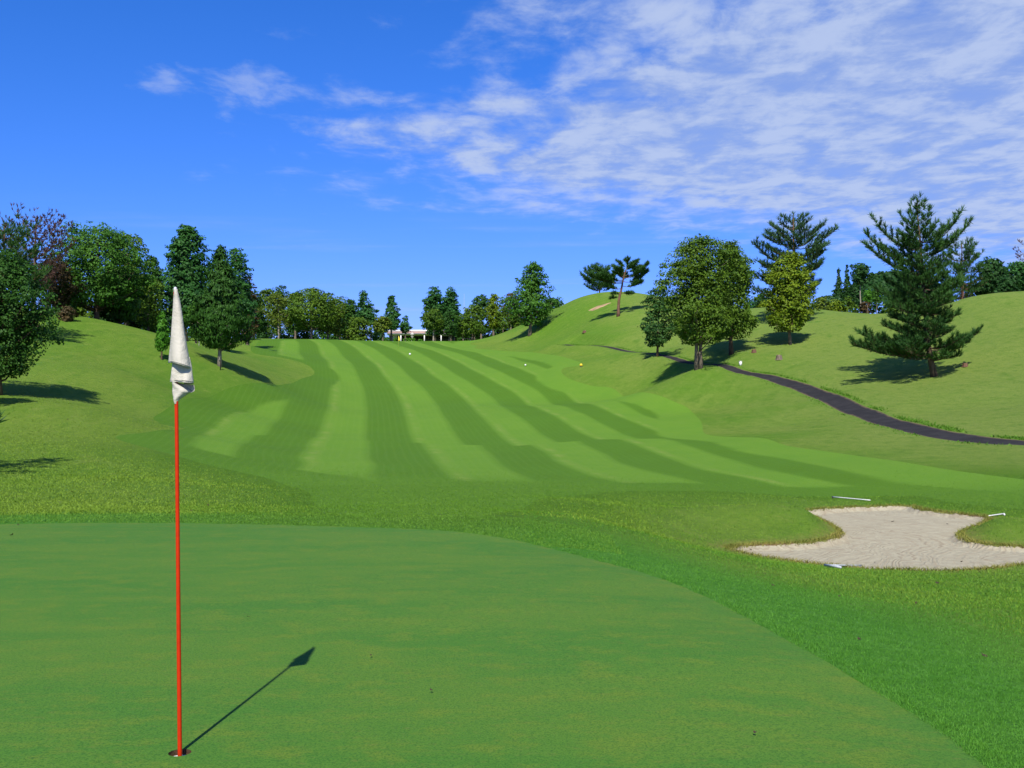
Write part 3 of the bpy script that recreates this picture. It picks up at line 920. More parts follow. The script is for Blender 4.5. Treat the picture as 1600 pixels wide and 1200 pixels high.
def broadleaf(name, base, H, bottom, Rx, prof, pal, seed, leaf=.36, n=7000, clumps=70, trunk_r=None, bark='grey', lean=(0, 0), Ry=None, feather=False,
              rough_edge=.20, pal_rc=1.0, stems=1, offset=(0, 0), sparse=0.0, droop=.5, fill=.38):
    """tree with trunk, limbs to every clump, and leaves gathered in clumps. bottom: height of the crown's underside"""
    rng = np.random.default_rng(seed)
    Ry = Ry or Rx
    root = empty(name, base)
    root.rotation_euler = (0, 0, 0)
    hc = H - bottom
    trunk_r = trunk_r or .022 * H + .04
    ph = rng.uniform(0, 6.28, 6)
    pr = PROFILE[prof]
    # clump centres
    tt = rng.beta(1.15, 1.15, clumps * 4)
    wgt = pr(tt) + .16
    keep = rng.uniform(0, 1, len(tt)) < wgt
    tt = tt[keep][:clumps]
    m = len(tt)
    th = rng.uniform(0, 2 * math.pi, m)
    lob = 1 + rough_edge * (np.sin(2 * th + ph[0] + 3 * tt) * .6 + np.sin(3 * th + ph[1] - 5 * tt) * .5 + np.sin(9 * tt + ph[2] + th) * .5)
    rr = np.sqrt(rng.uniform(.12, 1, m)) * pr(tt) * lob
    rc = (.24 + .11 * rng.uniform(0, 1, m)) * (Rx * .75 + hc * .12) * (.68 + .32 * pr(tt)) * pal_rc
    cz = bottom + hc * (0.04 + .92 * tt)
    ctr = np.stack([np.cos(th) * np.maximum(rr * Rx - rc * .55, 0), np.sin(th) * np.maximum(rr * Ry - rc * .55, 0), np.minimum(cz, H - rc * .45)], 1)
    ctr[:, 0] += lean[0] * (ctr[:, 2] / H) + offset[0]
    ctr[:, 1] += lean[1] * (ctr[:, 2] / H) + offset[1]
    # trunk and limbs
    q = Quads()
    for s in range(stems):
        o0 = np.array([0, 0, 0.]) if stems == 1 else np.array([(s - (stems - 1) / 2) * trunk_r * 2.1, 0, 0])
        k = 7
        zz = np.linspace(-.4, max(bottom + hc * .82, .5), k)
        wob = rng.normal(0, .035 * H / 8, (k, 2)); wob[0] = 0
        P = np.stack([o0[0] + wob[:, 0] + (lean[0] + offset[0]) * np.clip(zz / H, 0, 1), o0[1] + wob[:, 1] + (lean[1] + offset[1]) * np.clip(zz / H, 0, 1), zz], 1)
        rad = trunk_r * np.linspace(1.0, .18, k); rad[0] *= 1.35
        q.tube(P, rad, 9)
    tr = q.build('trunk', BARK[bark], root, smooth=True)
    q = Quads()
    pick = rng.permutation(m)[:max(6, int(m * .45))]
    for i in pick:
        c = ctr[i]
        z0 = max(bottom * .75, min(c[2] - .45 * math.hypot(c[0], c[1]) - .2, H * .8))
        f = np.clip(z0 / H, 0, 1)
        st = np.array([(lean[0] + offset[0]) * f, (lean[1] + offset[1]) * f, z0])
        mid = (st + c) / 2 + rng.normal(0, .05, 3) * np.linalg.norm(c - st) - np.array([0, 0, .06 * np.linalg.norm(c - st)])
        r0 = trunk_r * (.40 - .25 * f)
        q.tube([st, mid, c], [r0, r0 * .65, r0 * .25], 5)
    q.build('limbs', BARK[bark], root, smooth=True)['kind'] = 'stuff'
    # leaves
    q = Quads()
    # every clump breaks into smaller sprays on its outer side
    SUB = 7
    sd_ = unit(rng.normal(size=(m, SUB, 3)) + np.concatenate([ctr[:, :2] * 0 , np.full((m, 1), .35)], 1)[:, None, :])
    sctr = ctr[:, None, :] + sd_ * (rc * rng.uniform(.55, 1.05, m))[:, None, None] * np.array([1.1, 1.1, .75]) * rng.uniform(.6, 1.15, (m, SUB))[:, :, None]
    src = (rc[:, None] * rng.uniform(.30, .56, (m, SUB)))
    sctr = sctr.reshape(-1, 3); src = src.ravel()
    vol = src ** 2
    cnt = np.maximum(4, (n * .85 * vol / vol.sum())).astype(int)
    sidx = np.repeat(np.arange(m * SUB), cnt)
    idx = sidx // SUB
    N = len(idx)
    dirs = unit(rng.normal(size=(N, 3)))
    dirs[:, 2] = np.where(dirs[:, 2] < 0, dirs[:, 2] * droop, dirs[:, 2])
    rad = rng.uniform(.10, 1, N) ** .5
    pos = sctr[sidx] + dirs * (src[sidx] * rad)[:, None] * np.array([1.15, 1.15, .70])
    pos[:, 2] = np.minimum(pos[:, 2], H * 1.01)
    outw = np.stack([pos[:, 0] - offset[0] - lean[0] * .5, pos[:, 1] - offset[1] - lean[1] * .5, (pos[:, 2] - bottom - hc * .35) * .6], 1)
    outw = unit(outw)
    nr = unit(dirs * .75 + outw * .35 + np.array([0, 0, .45]) + rng.normal(0, .42, (N, 3)))
    # leaves between the clumps fill the crown's body
    M = int(n * fill)
    if M:
        tf = rng.uniform(0.02, .97, M * 3)
        tf = tf[rng.uniform(0, 1, len(tf)) < (pr(tf) + .05) ** 1.3][:M]
        M = len(tf)
        hf = rng.uniform(0, 2 * math.pi, M)
        lf = 1 + rough_edge * (np.sin(2 * hf + ph[0] + 3 * tf) * .6 + np.sin(3 * hf + ph[1] - 5 * tf) * .5 + np.sin(9 * tf + ph[2] + hf) * .5)
        rf_ = rng.uniform(.15, 1, M) ** .5 * pr(tf) * lf * .80
        pz = bottom + hc * tf
        pf = np.stack([np.cos(hf) * rf_ * Rx + lean[0] * pz / H + offset[0], np.sin(hf) * rf_ * Ry + lean[1] * pz / H + offset[1], pz], 1)
        of = unit(np.stack([np.cos(hf), np.sin(hf), (tf - .4) * 1.2], 1))
        nf = unit(of * .9 + np.array([0, 0, .35]) + rng.normal(0, .5, (M, 3)))
        pos = np.concatenate([pos, pf]); nr = np.concatenate([nr, nf]); outw = np.concatenate([outw, of])
        idx = np.concatenate([idx, rng.integers(0, m, M)])
        N = len(pos)
    if sparse > 0:
        k = rng.uniform(0, 1, N) > sparse
        pos, nr, idx, outw = pos[k], nr[k], idx[k], outw[k]
        N = len(pos)
    size = leaf * rng.uniform(.6, 1.35, N)
    ctint = rng.normal(.5, .20, m)
    tint = np.clip(ctint[idx] + rng.normal(0, .20, N), 0, 1)
    if feather:
        ax = unit(outw * .55 + np.array([0, 0, .9]) + rng.normal(0, .28, (N, 3)))
        nr = unit(outw + rng.normal(0, .35, (N, 3)))
        leaf_cards(q, pos, nr, size * 1.7, rng, .40, tint, ax)
    else:
        leaf_cards(q, pos, nr, size, rng, .66, tint)
    q.build('crown', foliage(pal), root, tint=True)
    return root

def needle_tufts(q, pos, dirn, length, rng, k=12, width=.05, spread=.85, tint=None):
    n = len(pos)
    D = np.repeat(dirn, k, 0); P = np.repeat(pos, k, 0)
    L = np.repeat(length, k) * rng.uniform(.7, 1.2, n * k)
    d = unit(D + rng.normal(0, spread * .6, (n * k, 3)) + np.array([0, 0, .18]))
    side_ = unit(np.cross(d, rng.normal(size=(n * k, 3))))
    wv = width * rng.uniform(.7, 1.3, n * k)[:, None]
    S = P - d * (L * .10)[:, None]
    V = np.stack([S - side_ * wv * .35, S + side_ * wv * .35, P + d * L[:, None] * .6 + side_ * wv * .5, P + d * L[:, None]], 1).reshape(-1, 3)
    t = np.repeat(rng.normal(.5, .2, n) if tint is None else tint, k)
    t = np.clip(t + rng.normal(0, .12, n * k), 0, 1)
    q.add(V, np.arange(n * k * 4).reshape(-1, 4), t)

def pine(name, base, H, seed, reach, pal='pine', bark='red', trunk_r=None, lean=(0, 0), bend=None, first=.2, levels=11, per=5, tuft=.42, k=12, width=.06,
         branches=None, rise=.35, twig=1.0, step=.30, bare=.35, density=1.0, top_k=1.0):
    """reach(t): branch length in metres at relative height t; branches: explicit (t, azimuth deg, length, rise)"""
    rng = np.random.default_rng(seed)
    root = empty(name, base)
    trunk_r = trunk_r or .02 * H + .05
    K = 12
    ts = np.linspace(0, 1, K)
    wob = np.cumsum(rng.normal(0, .018 * H / K * 3, (K, 2)), 0); wob -= wob[0]
    if bend is not None:
        bx = np.interp(ts, bend[0], bend[1])
    else:
        bx = ts * 0
    AX = np.stack([wob[:, 0] * .6 + lean[0] * ts + bx, wob[:, 1] * .6 + lean[1] * ts, ts * H], 1)
    def axis(t):
        return np.array([np.interp(t, ts, AX[:, 0]), np.interp(t, ts, AX[:, 1]), np.interp(t, ts, AX[:, 2])])
    q = Quads()
    P = AX.copy(); P[0, 2] = -.4
    rad = trunk_r * (1 - ts * .92) ** .85; rad[0] *= 1.3
    q.tube(P, rad, 9)
    q.build('trunk', BARK[bark], root, smooth=True)
    spec = []
    if branches:
        spec += list(branches)
    if levels:
        for i in range(levels):
            t0 = first + (1 - first) * (i + .3) / levels * .985
            az0 = rng.uniform(0, 360)
            for j in range(per):
                t = t0 + rng.normal(0, .018)
                az = az0 + 360 * j / per + rng.normal(0, 16)
                L = reach(t) * rng.uniform(.58, 1.12)
                spec.append((min(t, .985), az, L, rise * (0.55 + .9 * t) * rng.uniform(.7, 1.3)))
    qb = Quads(); qn = Quads()
    tp, td, tl, tt = [], [], [], []
    for (t, az, L, rs) in spec:
        if L < .15:
            continue
        a = R(az)
        o = axis(t)
        hd = np.array([math.cos(a), math.sin(a), 0])
        n = 7
        s = np.linspace(0, 1, n)
        sag = -.10 * math.sin(math.pi * .5) * L
        z = L * (rs * s ** 2.1) + sag * np.sin(math.pi * np.clip(s * 1.1, 0, 1)) * .6
        perp = np.array([-hd[1], hd[0], 0])
        wav = rng.normal(0, .05) * L
        B = o[None] + hd[None] * (s * L)[:, None] + perp[None] * (np.sin(s * 3.0) * wav)[:, None]
        B[:, 2] += z
        r0 = max(.018, trunk_r * .30 * (1 - .55 * t) * min(1, L / 2.5))
        qb.tube(B, r0 * (1 - s * .85), 5, cap=False)
        ct = rng.normal(.5, .14)
        def pt(f):
            return np.array([np.interp(f, s, B[:, c_]) for c_ in range(3)])
        # tufts straight along the outer branch
        m = max(2, int(L * (1 - bare * .7) / step))
        for f in np.linspace(max(bare * .8, .12), 1.0, m):
            p = pt(f); tang = unit(pt(min(f + .05, 1.0)) - pt(max(f - .05, 0)))
            tp.append(p); td.append(unit(tang * .8 + np.array([0, 0, .55]))); tl.append(tuft * (1 if f < .99 else 1.25)); tt.append(ct)
        # side twigs, alternating, shorter towards the tip
        nt = max(1, int(L * twig * 2.1 * density))
        for w_ in range(nt):
            f = bare + (.97 - bare) * (w_ + rng.uniform(.2, .8)) / nt
            p = pt(f)
            tang = unit(pt(min(f + .05, 1)) - pt(max(f - .05, 0)))
            sg = 1 if w_ % 2 else -1
            lt = L * .52 * (1.08 - f * .72) * rng.uniform(.6, 1.15) * min(1.0, 2.4 / max(L, .1) + .35)
            lt = max(lt, .18)
            dr = unit(tang * .75 + perp * sg * rng.uniform(.5, 1.0) + np.array([0, 0, rng.uniform(.05, .45)]))
            e = p + dr * lt + np.array([0, 0, lt * .18])
            qb.tube([p, (p + e) / 2 - np.array([0, 0, lt * .04]), e], [r0 * .35, r0 * .25, r0 * .12], 4, cap=False)
            mm = max(1, int(lt / step + .5))
            for g in np.linspace(.35, 1.0, mm) if mm > 1 else [1.0]:
                pp = p + (e - p) * g
                tp.append(pp); td.append(unit(dr * .7 + np.array([0, 0, .6]))); tl.append(tuft * rng.uniform(.85, 1.15)); tt.append(ct + rng.normal(0, .1))
    # leader
    for f in np.linspace(.90, 1.0, 5):
        tp.append(axis(f)); td.append(np.array([0, 0, 1.0])); tl.append(tuft * top_k); tt.append(.5)
    qb.build('branches', BARK[bark], root, smooth=True)['kind'] = 'stuff'
    needle_tufts(qn, np.array(tp), np.array(td), np.array(tl), rng, k, width, .85, np.array(tt))
    qn.build('crown', foliage(pal, .12), root, tint=True)
    return root

def spot(u, Y):
    x = (u - 800.0) / F_PX * Y * (F_PX / (FW[1] * F_PX))       # first guess, then settle on the true bearing
    d = ray(u, 560)
    x = d[0] / d[1] * Y
    return np.array([x, Y, ground_z(x, Y)])
def top_height(v, Y, z0, u=800):
    p = at(u, v, Y)
    return p[2] - z0
def mpp(Y):
    return Y / F_PX
def place(u, Y=None, vb=None):
    return on_ground(u, vb) if vb is not None else spot(u, Y)

TREES = []
def leafy(u, vtop, hw, vbot, prof, pal, seed, label, vb=None, Y=None, name='broadleaf_tree', cat='tree', group=None, **kw):
    """u: trunk column, vtop / vbot: crown top and underside, hw: half width, all picture pixels, turned into metres at the tree's distance"""
    p = place(u, Y, vb)
    D = p[1]
    H = top_height(vtop, D, p[2])
    bottom = -.10 * H if cat == 'bush' else max(.12 * H, top_height(vbot, D, p[2])) if vbot is not None else .2 * H
    bottom = min(bottom, .8 * H)
    o = broadleaf(name, p, H, bottom, hw * mpp(D), prof, pal, seed, **kw)
    tag(o, label, cat, group)
    return o
def piney(u, vtop, hw, seed, label, vb=None, Y=None, shape='cone', name='pine_tree', group=None, **kw):
    p = place(u, Y, vb)
    D = p[1]
    H = top_height(vtop, D, p[2])
    w_ = hw * mpp(D)
    if shape == 'cone':
        rf = lambda t: w_ * max(.10, (1.04 - t)) ** .75 * (1.0 if t > .1 else .7)
    elif shape == 'layer':
        rf = lambda t: w_ * float(np.interp(t, [.2, .4, .58, .68, .78, .86, .93, 1.0], [.85, 1.0, 1.05, .95, .72, .48, .30, .12]))
    elif shape == 'flat':
        rf = lambda t: w_ * (1 - .55 * max(0, (t - .55) / .45)) * (.6 + .4 * min(1, t / .5))
    else:
        rf = lambda t: w_ * math.sqrt(max(.03, 1 - (abs(t - .5) / .56) ** 2))
    o = pine(name, p, H, seed, rf, **kw)
    tag(o, label, 'tree', group)
    return o

# ================================================================== TREES
# ---- left bank
leafy(-3, 392, 84, 612, 'round', 'dark', 11, 'large dark green oak cut by the left picture edge, its shadow on the slope below', vb=617,
      n=26000, clumps=110, leaf=.17, bark='brown', droop=.9, rough_edge=.25, pal_rc=.85)
piney(2, 350, 62, 12, 'dark pine at the left edge, top showing above the big oak', Y=84, shape='oval', levels=9, per=6, tuft=.45, k=12, first=.35, pal='pine')
piney(50, 344, 60, 13, 'dead brown pine with bare twigs against the sky', Y=98, shape='oval', pal='brown', bark='brown', levels=11, per=6, tuft=.34, k=7, width=.085, first=.25,
      rise=.55, step=.50, twig=1.0, bare=.35, name='dead_pine')
leafy(84, 405, 40, 500, 'round', 'russet', 14, 'rusty brown bushy tree between the dead pine and the round green pine', Y=104, n=4200, clumps=40, leaf=.30, sparse=.15)
leafy(103, 478, 16, 508, 'round', 'russet', 15, 'low brownish bush at the foot of the left bank trees', Y=98, n=900, clumps=14, leaf=.24, name='bush', cat='bush', trunk_r=.05)
leafy(196, 362, 44, 500, 'round', 'olive', 16, 'olive tree with yellowing top behind the round green pine', Y=122, n=6000, clumps=50, leaf=.36)
leafy(150, 351, 82, 486, 'round', 'mid', 17, 'big round dense green pine on top of the left bank', Y=108, n=24000, clumps=120, leaf=.25, bark='brown', rough_edge=.20, pal_rc=.78)
leafy(186, 420, 42, 508, 'round', 'dark', 18, 'lower dark pine leaning against the big round one on the left bank', Y=112, n=6500, clumps=60, leaf=.28, feather=True, pal_rc=.8, bark='brown')
leafy(237, 398, 30, 505, 'egg', 'dark', 19, 'dark green tree in the gap left of the tall tulip shaped tree', Y=140, n=4500, clumps=42, leaf=.36)
leafy(231, 428, 30, 515, 'round', 'olive', 20, 'thin olive tree with bare trunk on the falling ridge', Y=119, n=3600, clumps=36, leaf=.28, sparse=.2)
leafy(130, 470, 46, 520, 'round', 'yellow', 21, 'yellow green undergrowth bush behind the left ridge', Y=128, n=2200, clumps=24, leaf=.32, name='bush', cat='bush')
leafy(215, 480, 30, 535, 'round', 'dark', 22, 'dark low bush behind the falling left ridge', Y=136, n=1800, clumps=20, leaf=.30, name='bush', cat='bush')
leafy(289, 348, 53, 528, 'egg', 'teal', 23, 'tall egg shaped green tree standing behind the white flag', Y=128, n=17000, clumps=95, leaf=.38, rough_edge=.18)
leafy(253, 486, 15, 550, 'column', 'bright', 24, 'small bright green cypress left of the white flag', vb=562, n=4200, clumps=60, leaf=.15, feather=True, bark='brown', pal_rc=.9, trunk_r=.09, rough_edge=.15, name='cypress')
leafy(343, 380, 60, 548, 'cone', 'dark', 25, 'dense dark green juniper with short grey trunk right of the flag', vb=572, n=24000, clumps=130, leaf=.19, feather=True, bark='pale', rough_edge=.11, pal_rc=.70,
      trunk_r=.20, name='juniper')
leafy(366, 386, 44, 528, 'egg', 'teal', 26, 'tall pointed tree half hidden behind the dark juniper', Y=158, n=7000, clumps=60, leaf=.42, rough_edge=.22)
leafy(386, 430, 22, 535, 'column', 'russet', 27, 'brown tinged tree beside the right side of the juniper', Y=172, n=2800, clumps=36, leaf=.40)
leafy(306, 470, 20, 535, 'round', 'mid', 28, 'small bright leafy tree between flag and juniper', Y=122, n=2000, clumps=24, leaf=.26)
# trees that stand outside the frame but throw the shadows on the left slope
piney(-128, 345, 112, 29, 'pine beyond the left picture edge whose shadow falls on the near slope', Y=28, levels=8, per=7, tuft=.30, k=10, first=.12)
leafy(-70, 455, 62, 610, 'round', 'dark', 30, 'round tree just beyond the left picture edge', Y=52, n=5000, clumps=50, leaf=.26)

# ---- tree line behind the crest, left to right
def line(u, vtop, hw, vbot, prof, pal, seed, label, Y=245, n=3200, leaf=.50, clumps=40, **kw):
    return leafy(u, vtop, hw * 1.2, vbot, prof, pal, seed, label, Y=Y, n=int(n * 1.3), group='trees and bushes along the fairway crest', leaf=leaf, clumps=clumps, **kw)
line(396, 452, 20, 528, 'column', 'dark', 40, 'dark tree at the left end of the crest line beside the juniper', Y=228)
line(418, 452, 26, 525, 'round', 'grove', 41, 'mid green rounded tree behind the pale trunked one on the crest', Y=262, n=3600)
line(436, 445, 16, 500, 'round', 'dark', 42, 'dark green treetop poking above the pale trunked tree', Y=275, n=1600)
line(435, 458, 26, 510, 'round', 'brass', 43, 'olive tree with a tall pale bare trunk on the crest', Y=226, n=3400, bark='pale', sparse=.25, leaf=.40, trunk_r=.22)
line(461, 455, 18, 520, 'round', 'dark', 44, 'dark tree in the gap between the two olive trees', Y=262, n=2400)
line(486, 450, 43, 514, 'dome', 'olive', 45, 'broad olive tree with spreading layered crown on the crest', Y=226, n=7500, clumps=70, leaf=.44, trunk_r=.32)
line(512, 470, 22, 520, 'round', 'brass', 46, 'smaller olive tree on the right flank of the broad one', Y=232, n=2400)
line(531, 462, 24, 528, 'round', 'grove', 47, 'dark rounded tree right of the broad olive tree', Y=250, n=3600)
line(549, 467, 20, 530, 'column', 'dark', 48, 'dark slim tree left of the tall gappy tree', Y=246, n=2600)
line(568, 452, 16, 505, 'column', 'teal', 49, 'tall gappy dark tree with ragged right side', Y=240, n=2000, clumps=26, rough_edge=.5, sparse=.1)
line(579, 478, 12, 510, 'round', 'teal', 50, 'ragged side crown right below the tall gappy tree', Y=240, n=1000, clumps=14)
line(556, 495, 26, 532, 'round', 'grove', 51, 'low dark grove bush below the tall gappy tree', Y=236, n=2200, name='bush', cat='bush')
line(598, 494, 14, 520, 'round', 'brass', 52, 'small olive tree left of the clubhouse', Y=228, n=1400, sparse=.15)
line(611, 460, 17, 517, 'cone', 'teal', 53, 'pointed dark tree with straight trunk in front of the clubhouse', Y=232, n=2800, clumps=36, leaf=.46)
line(633, 493, 10, 521, 'egg', 'teal', 54, 'small pointed tree in front of the clubhouse roof', Y=236, n=1100, clumps=18, leaf=.38)
line(679, 446, 22, 528, 'egg', 'teal', 55, 'tall dark tree immediately right of the clubhouse', Y=246, n=4800, clumps=52)
line(704, 446, 19, 528, 'egg', 'teal', 56, 'second tall dark tree, close right of the first by the clubhouse', Y=248, n=4200, clumps=48)
line(677, 482, 17, 517, 'round', 'grove', 57, 'small tree with pale trunk before the dark pair by the clubhouse', Y=229, n=2000, bark='pale', leaf=.40)
line(702, 487, 17, 524, 'round', 'dark', 58, 'low green tree before the right one of the dark pair', Y=231, n=1900, leaf=.40)
line(723, 490, 14, 527, 'round', 'olive', 59, 'low olive tree right of the dark pair', Y=236, n=1500, leaf=.42)
line(740, 476, 20, 524, 'round', 'olive', 60, 'wide olive tree at the foot of the right mound', Y=238, n=3000, leaf=.42, stems=2)
line(752, 461, 17, 500, 'round', 'dark', 61, 'dark treetop behind the wide olive tree', Y=262, n=1800)
line(771, 457, 16, 515, 'egg', 'yellow', 62, 'yellow green tree at the foot of the right mound', Y=240, n=2600, leaf=.42)
line(786, 478, 11, 519, 'round', 'olive', 63, 'slim olive tree between the yellow tree and the big maple', Y=238, n=1300, leaf=.40)
line(798, 456, 14, 505, 'round', 'brown', 64, 'purplish brown treetop left behind the big maple', Y=258, n=1500, sparse=.2)
line(812, 478, 17, 512, 'round', 'grove', 65, 'low green tree behind the foot of the big maple', Y=244, n=1600)
leafy(828, 410, 42, 512, 'egg', 'mid', 66, 'big green maple standing alone at the foot of the mound', vb=524, n=9500, clumps=70, leaf=.42, rough_edge=.30, lean=(.6, 0))
line(864, 466, 15, 490, 'round', 'dark', 67, 'dark round tree behind the mound right of the maple', Y=262, n=1500)
for u, vt, hw, pal, lab in [(562, 523, 9, 'bright', 'light green clipped hedge at the crest left of the clubhouse'), (584, 518, 11, 'mid', 'large rounded green shrub left of the clubhouse'),
                            (605, 527, 7, 'mid', 'low shrub at the left corner of the clubhouse'), (618, 528, 3.6, 'bright', 'small round shrub before the white clubhouse wall'),
                            (634, 528, 4.2, 'bright', 'small round shrub, first right of the yellow flag'), (640, 528, 3.6, 'bright', 'small round shrub in the middle of the three under the roof'),
                            (646, 528.5, 3.2, 'bright', 'small round shrub nearest the stone lantern of the porch'), (657, 530, 5.5, 'bright', 'flat low shrub at the right end of the porch')]:
    leafy(u, vt, hw, 540, 'round', pal, int(u * 7), lab, Y=244, n=420, clumps=12, leaf=.34, name='shrub', cat='shrub', group='shrubs round the clubhouse', trunk_r=.06, rough_edge=.06)

# undergrowth and further trees seen between the trunks
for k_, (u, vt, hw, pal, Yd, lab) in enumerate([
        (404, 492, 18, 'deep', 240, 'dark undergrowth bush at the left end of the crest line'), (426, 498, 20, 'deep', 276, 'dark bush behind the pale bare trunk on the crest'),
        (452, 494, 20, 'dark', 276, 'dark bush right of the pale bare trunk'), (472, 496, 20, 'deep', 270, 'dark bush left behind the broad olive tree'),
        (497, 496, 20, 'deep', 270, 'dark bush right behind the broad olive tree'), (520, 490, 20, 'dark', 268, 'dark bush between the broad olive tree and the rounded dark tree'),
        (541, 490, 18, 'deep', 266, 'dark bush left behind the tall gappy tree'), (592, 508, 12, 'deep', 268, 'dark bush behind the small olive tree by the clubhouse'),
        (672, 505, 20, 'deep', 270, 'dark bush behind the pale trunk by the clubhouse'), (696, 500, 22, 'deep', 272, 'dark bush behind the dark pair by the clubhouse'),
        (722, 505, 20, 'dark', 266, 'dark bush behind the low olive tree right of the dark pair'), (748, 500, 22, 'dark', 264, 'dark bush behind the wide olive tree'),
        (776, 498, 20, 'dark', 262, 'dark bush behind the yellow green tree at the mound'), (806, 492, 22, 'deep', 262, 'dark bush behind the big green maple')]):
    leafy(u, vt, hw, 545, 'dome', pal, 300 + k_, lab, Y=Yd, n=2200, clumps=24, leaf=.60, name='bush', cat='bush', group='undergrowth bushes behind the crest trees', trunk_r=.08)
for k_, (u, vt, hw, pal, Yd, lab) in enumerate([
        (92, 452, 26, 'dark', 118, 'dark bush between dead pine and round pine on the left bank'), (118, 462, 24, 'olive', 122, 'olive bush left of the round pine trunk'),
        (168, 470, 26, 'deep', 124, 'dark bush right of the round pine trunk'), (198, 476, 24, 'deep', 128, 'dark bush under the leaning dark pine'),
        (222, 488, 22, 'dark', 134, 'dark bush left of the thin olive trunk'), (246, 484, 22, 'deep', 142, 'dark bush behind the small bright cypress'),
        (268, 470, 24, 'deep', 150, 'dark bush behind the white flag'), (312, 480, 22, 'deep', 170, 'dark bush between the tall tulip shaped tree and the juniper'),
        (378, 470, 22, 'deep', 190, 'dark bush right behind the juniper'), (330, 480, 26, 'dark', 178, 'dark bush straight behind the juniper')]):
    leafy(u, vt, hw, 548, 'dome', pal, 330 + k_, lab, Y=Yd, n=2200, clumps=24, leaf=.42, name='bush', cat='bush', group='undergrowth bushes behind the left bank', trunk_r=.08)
# ---- right side
piney(937, 421, 27, 70, 'dark bushy pine half sunk behind the mound top', Y=214, shape='oval', levels=8, per=6, tuft=.75, k=12, width=.11, first=.15, step=.45, pal='pine')
p_ = on_ground(966, 494)
o_ = pine('pine_tree', p_, top_height(408, p_[1], p_[2]), 71, lambda t: 1.0, levels=0, trunk_r=.30, tuft=.62, k=16, width=.11, step=.27, bare=.36, twig=1.9, bark='red',
          bend=([0, .3, .5, .7, 1], [0, .1, .6, .9, 1.9]),
          branches=[(.50, 185, 2.6, .10), (.62, 178, 5.6, .16), (.66, 170, 4.6, .42), (.60, 200, 4.2, .22), (.64, 190, 3.0, .35), (.55, 5, 3.4, .15), (.63, 12, 4.6, .38), (.70, -8, 4.3, .52), (.74, 10, 3.6, .25),
                    (.80, 150, 2.4, .45), (.82, 30, 2.9, .25), (.86, -40, 2.2, .45), (.90, 200, 1.8, .40), (.93, 20, 1.8, .30), (.96, 100, 1.2, .5), (.97, 260, 1.2, .4), (.72, 250, 3.2, .3), (.70, 90, 3.2, .3),
                    (.84, 300, 2.0, .3), (.78, 120, 2.2, .4), (.40, 200, 1.4, -.1), (.42, 350, 2.0, -.15), (.34, 180, 1.5, -.2)])
tag(o_, 'spreading flat crowned pine alone on the mound slope', 'tree')
leafy(1092, 367, 64, 541, 'round', 'grove', 72, 'big dark olive tree beside the cart path, its trunk forked at the base', vb=576, n=28000, clumps=120, leaf=.27, rough_edge=.30, fill=.30, stems=2, trunk_r=.24, bark='grey', lean=(.3, 0))
leafy(1143, 377, 48, 540, 'dome', 'olive', 73, 'olive tree with yellowing top right behind the big path tree', vb=553, n=17000, clumps=85, leaf=.28, rough_edge=.28, trunk_r=.26, bark='brown')
leafy(1027, 440, 36, 543, 'egg', 'pine', 74, 'smaller dark tree with slim trunk left of the big path tree', vb=557, n=7500, clumps=55, leaf=.28, rough_edge=.42, fill=.25, bark='brown', trunk_r=.17, lean=(.5, 0))
piney(1240, 335, 62, 75, 'tall blue green pine with layered upswept branches behind the yellow tree', Y=136, levels=10, per=5, tuft=.62, k=14, width=.08, first=.22, shape='layer', pal='bluepine', rise=.27, twig=1.1, step=.34)
leafy(1235, 388, 55, 520, 'egg', 'yellow', 76, 'yellow green conical tree with slender trunk on the right bank', vb=538, n=13500, clumps=95, leaf=.30, rough_edge=.26, trunk_r=.20, bark='grey', pal_rc=.8)
p_ = on_ground(1461, 588)
H_ = top_height(313, p_[1], p_[2])
s_ = mpp(p_[1])
hero = []
hr = np.random.default_rng(770)
for t0, lf, rt, cnt, rs in [(.10, 62, 40, 4, .05), (.135, 104, 58, 5, .10), (.17, 98, 66, 5, .14), (.215, 84, 56, 4, .18), (.25, 62, 36, 4, .20), (.29, 60, 30, 5, .12), (.325, 72, 40, 5, .10), (.355, 72, 48, 5, .10), (.40, 84, 56, 6, .14), (.445, 80, 58, 6, .20),
                            (.49, 66, 56, 6, .26), (.535, 58, 52, 6, .30), (.58, 54, 48, 6, .34), (.625, 48, 46, 6, .38), (.67, 46, 44, 5, .42), (.715, 42, 44, 5, .46), (.76, 36, 42, 5, .52), (.80, 32, 37, 5, .58),
                            (.84, 26, 32, 4, .70), (.88, 20, 25, 4, .85), (.92, 15, 19, 4, 1.0), (.955, 12, 14, 4, 1.1)]:
    a0 = hr.uniform(0, 360)
    for j in range(cnt):
        az = a0 + 360 * j / cnt + hr.normal(0, 14)
        f = .5 - .5 * math.cos(R(az))          # 1 to the left, 0 to the right
        L = (lf * f + rt * (1 - f)) * hr.uniform(.62, 1.08) * s_
        hero.append((t0 + hr.normal(0, .008), az, L, rs * hr.uniform(.75, 1.3)))
hero += [(.135, 183, 7.0, .10), (.165, 178, 6.0, .20), (.15, -6, 4.2, .34), (.60, 181, 5.0, .46), (.66, 175, 4.8, .50), (.70, -4, 4.4, .62), (.76, 2, 3.9, .75), (.72, 186, 4.4, .60)]
o_ = pine('pine_tree', p_, H_, 77, None, levels=0, tuft=.46, k=18, width=.06, step=.25, bare=.22, twig=1.25, trunk_r=.27, branches=hero,
          bend=([0, .06, .14, .3, .6, 1], [0, -.35, -.75, -.80, -1.05, -1.35]), bark='brown')
tag(o_, 'tall dark pine with curved trunk and upturned branch tips right of the path', 'tree')
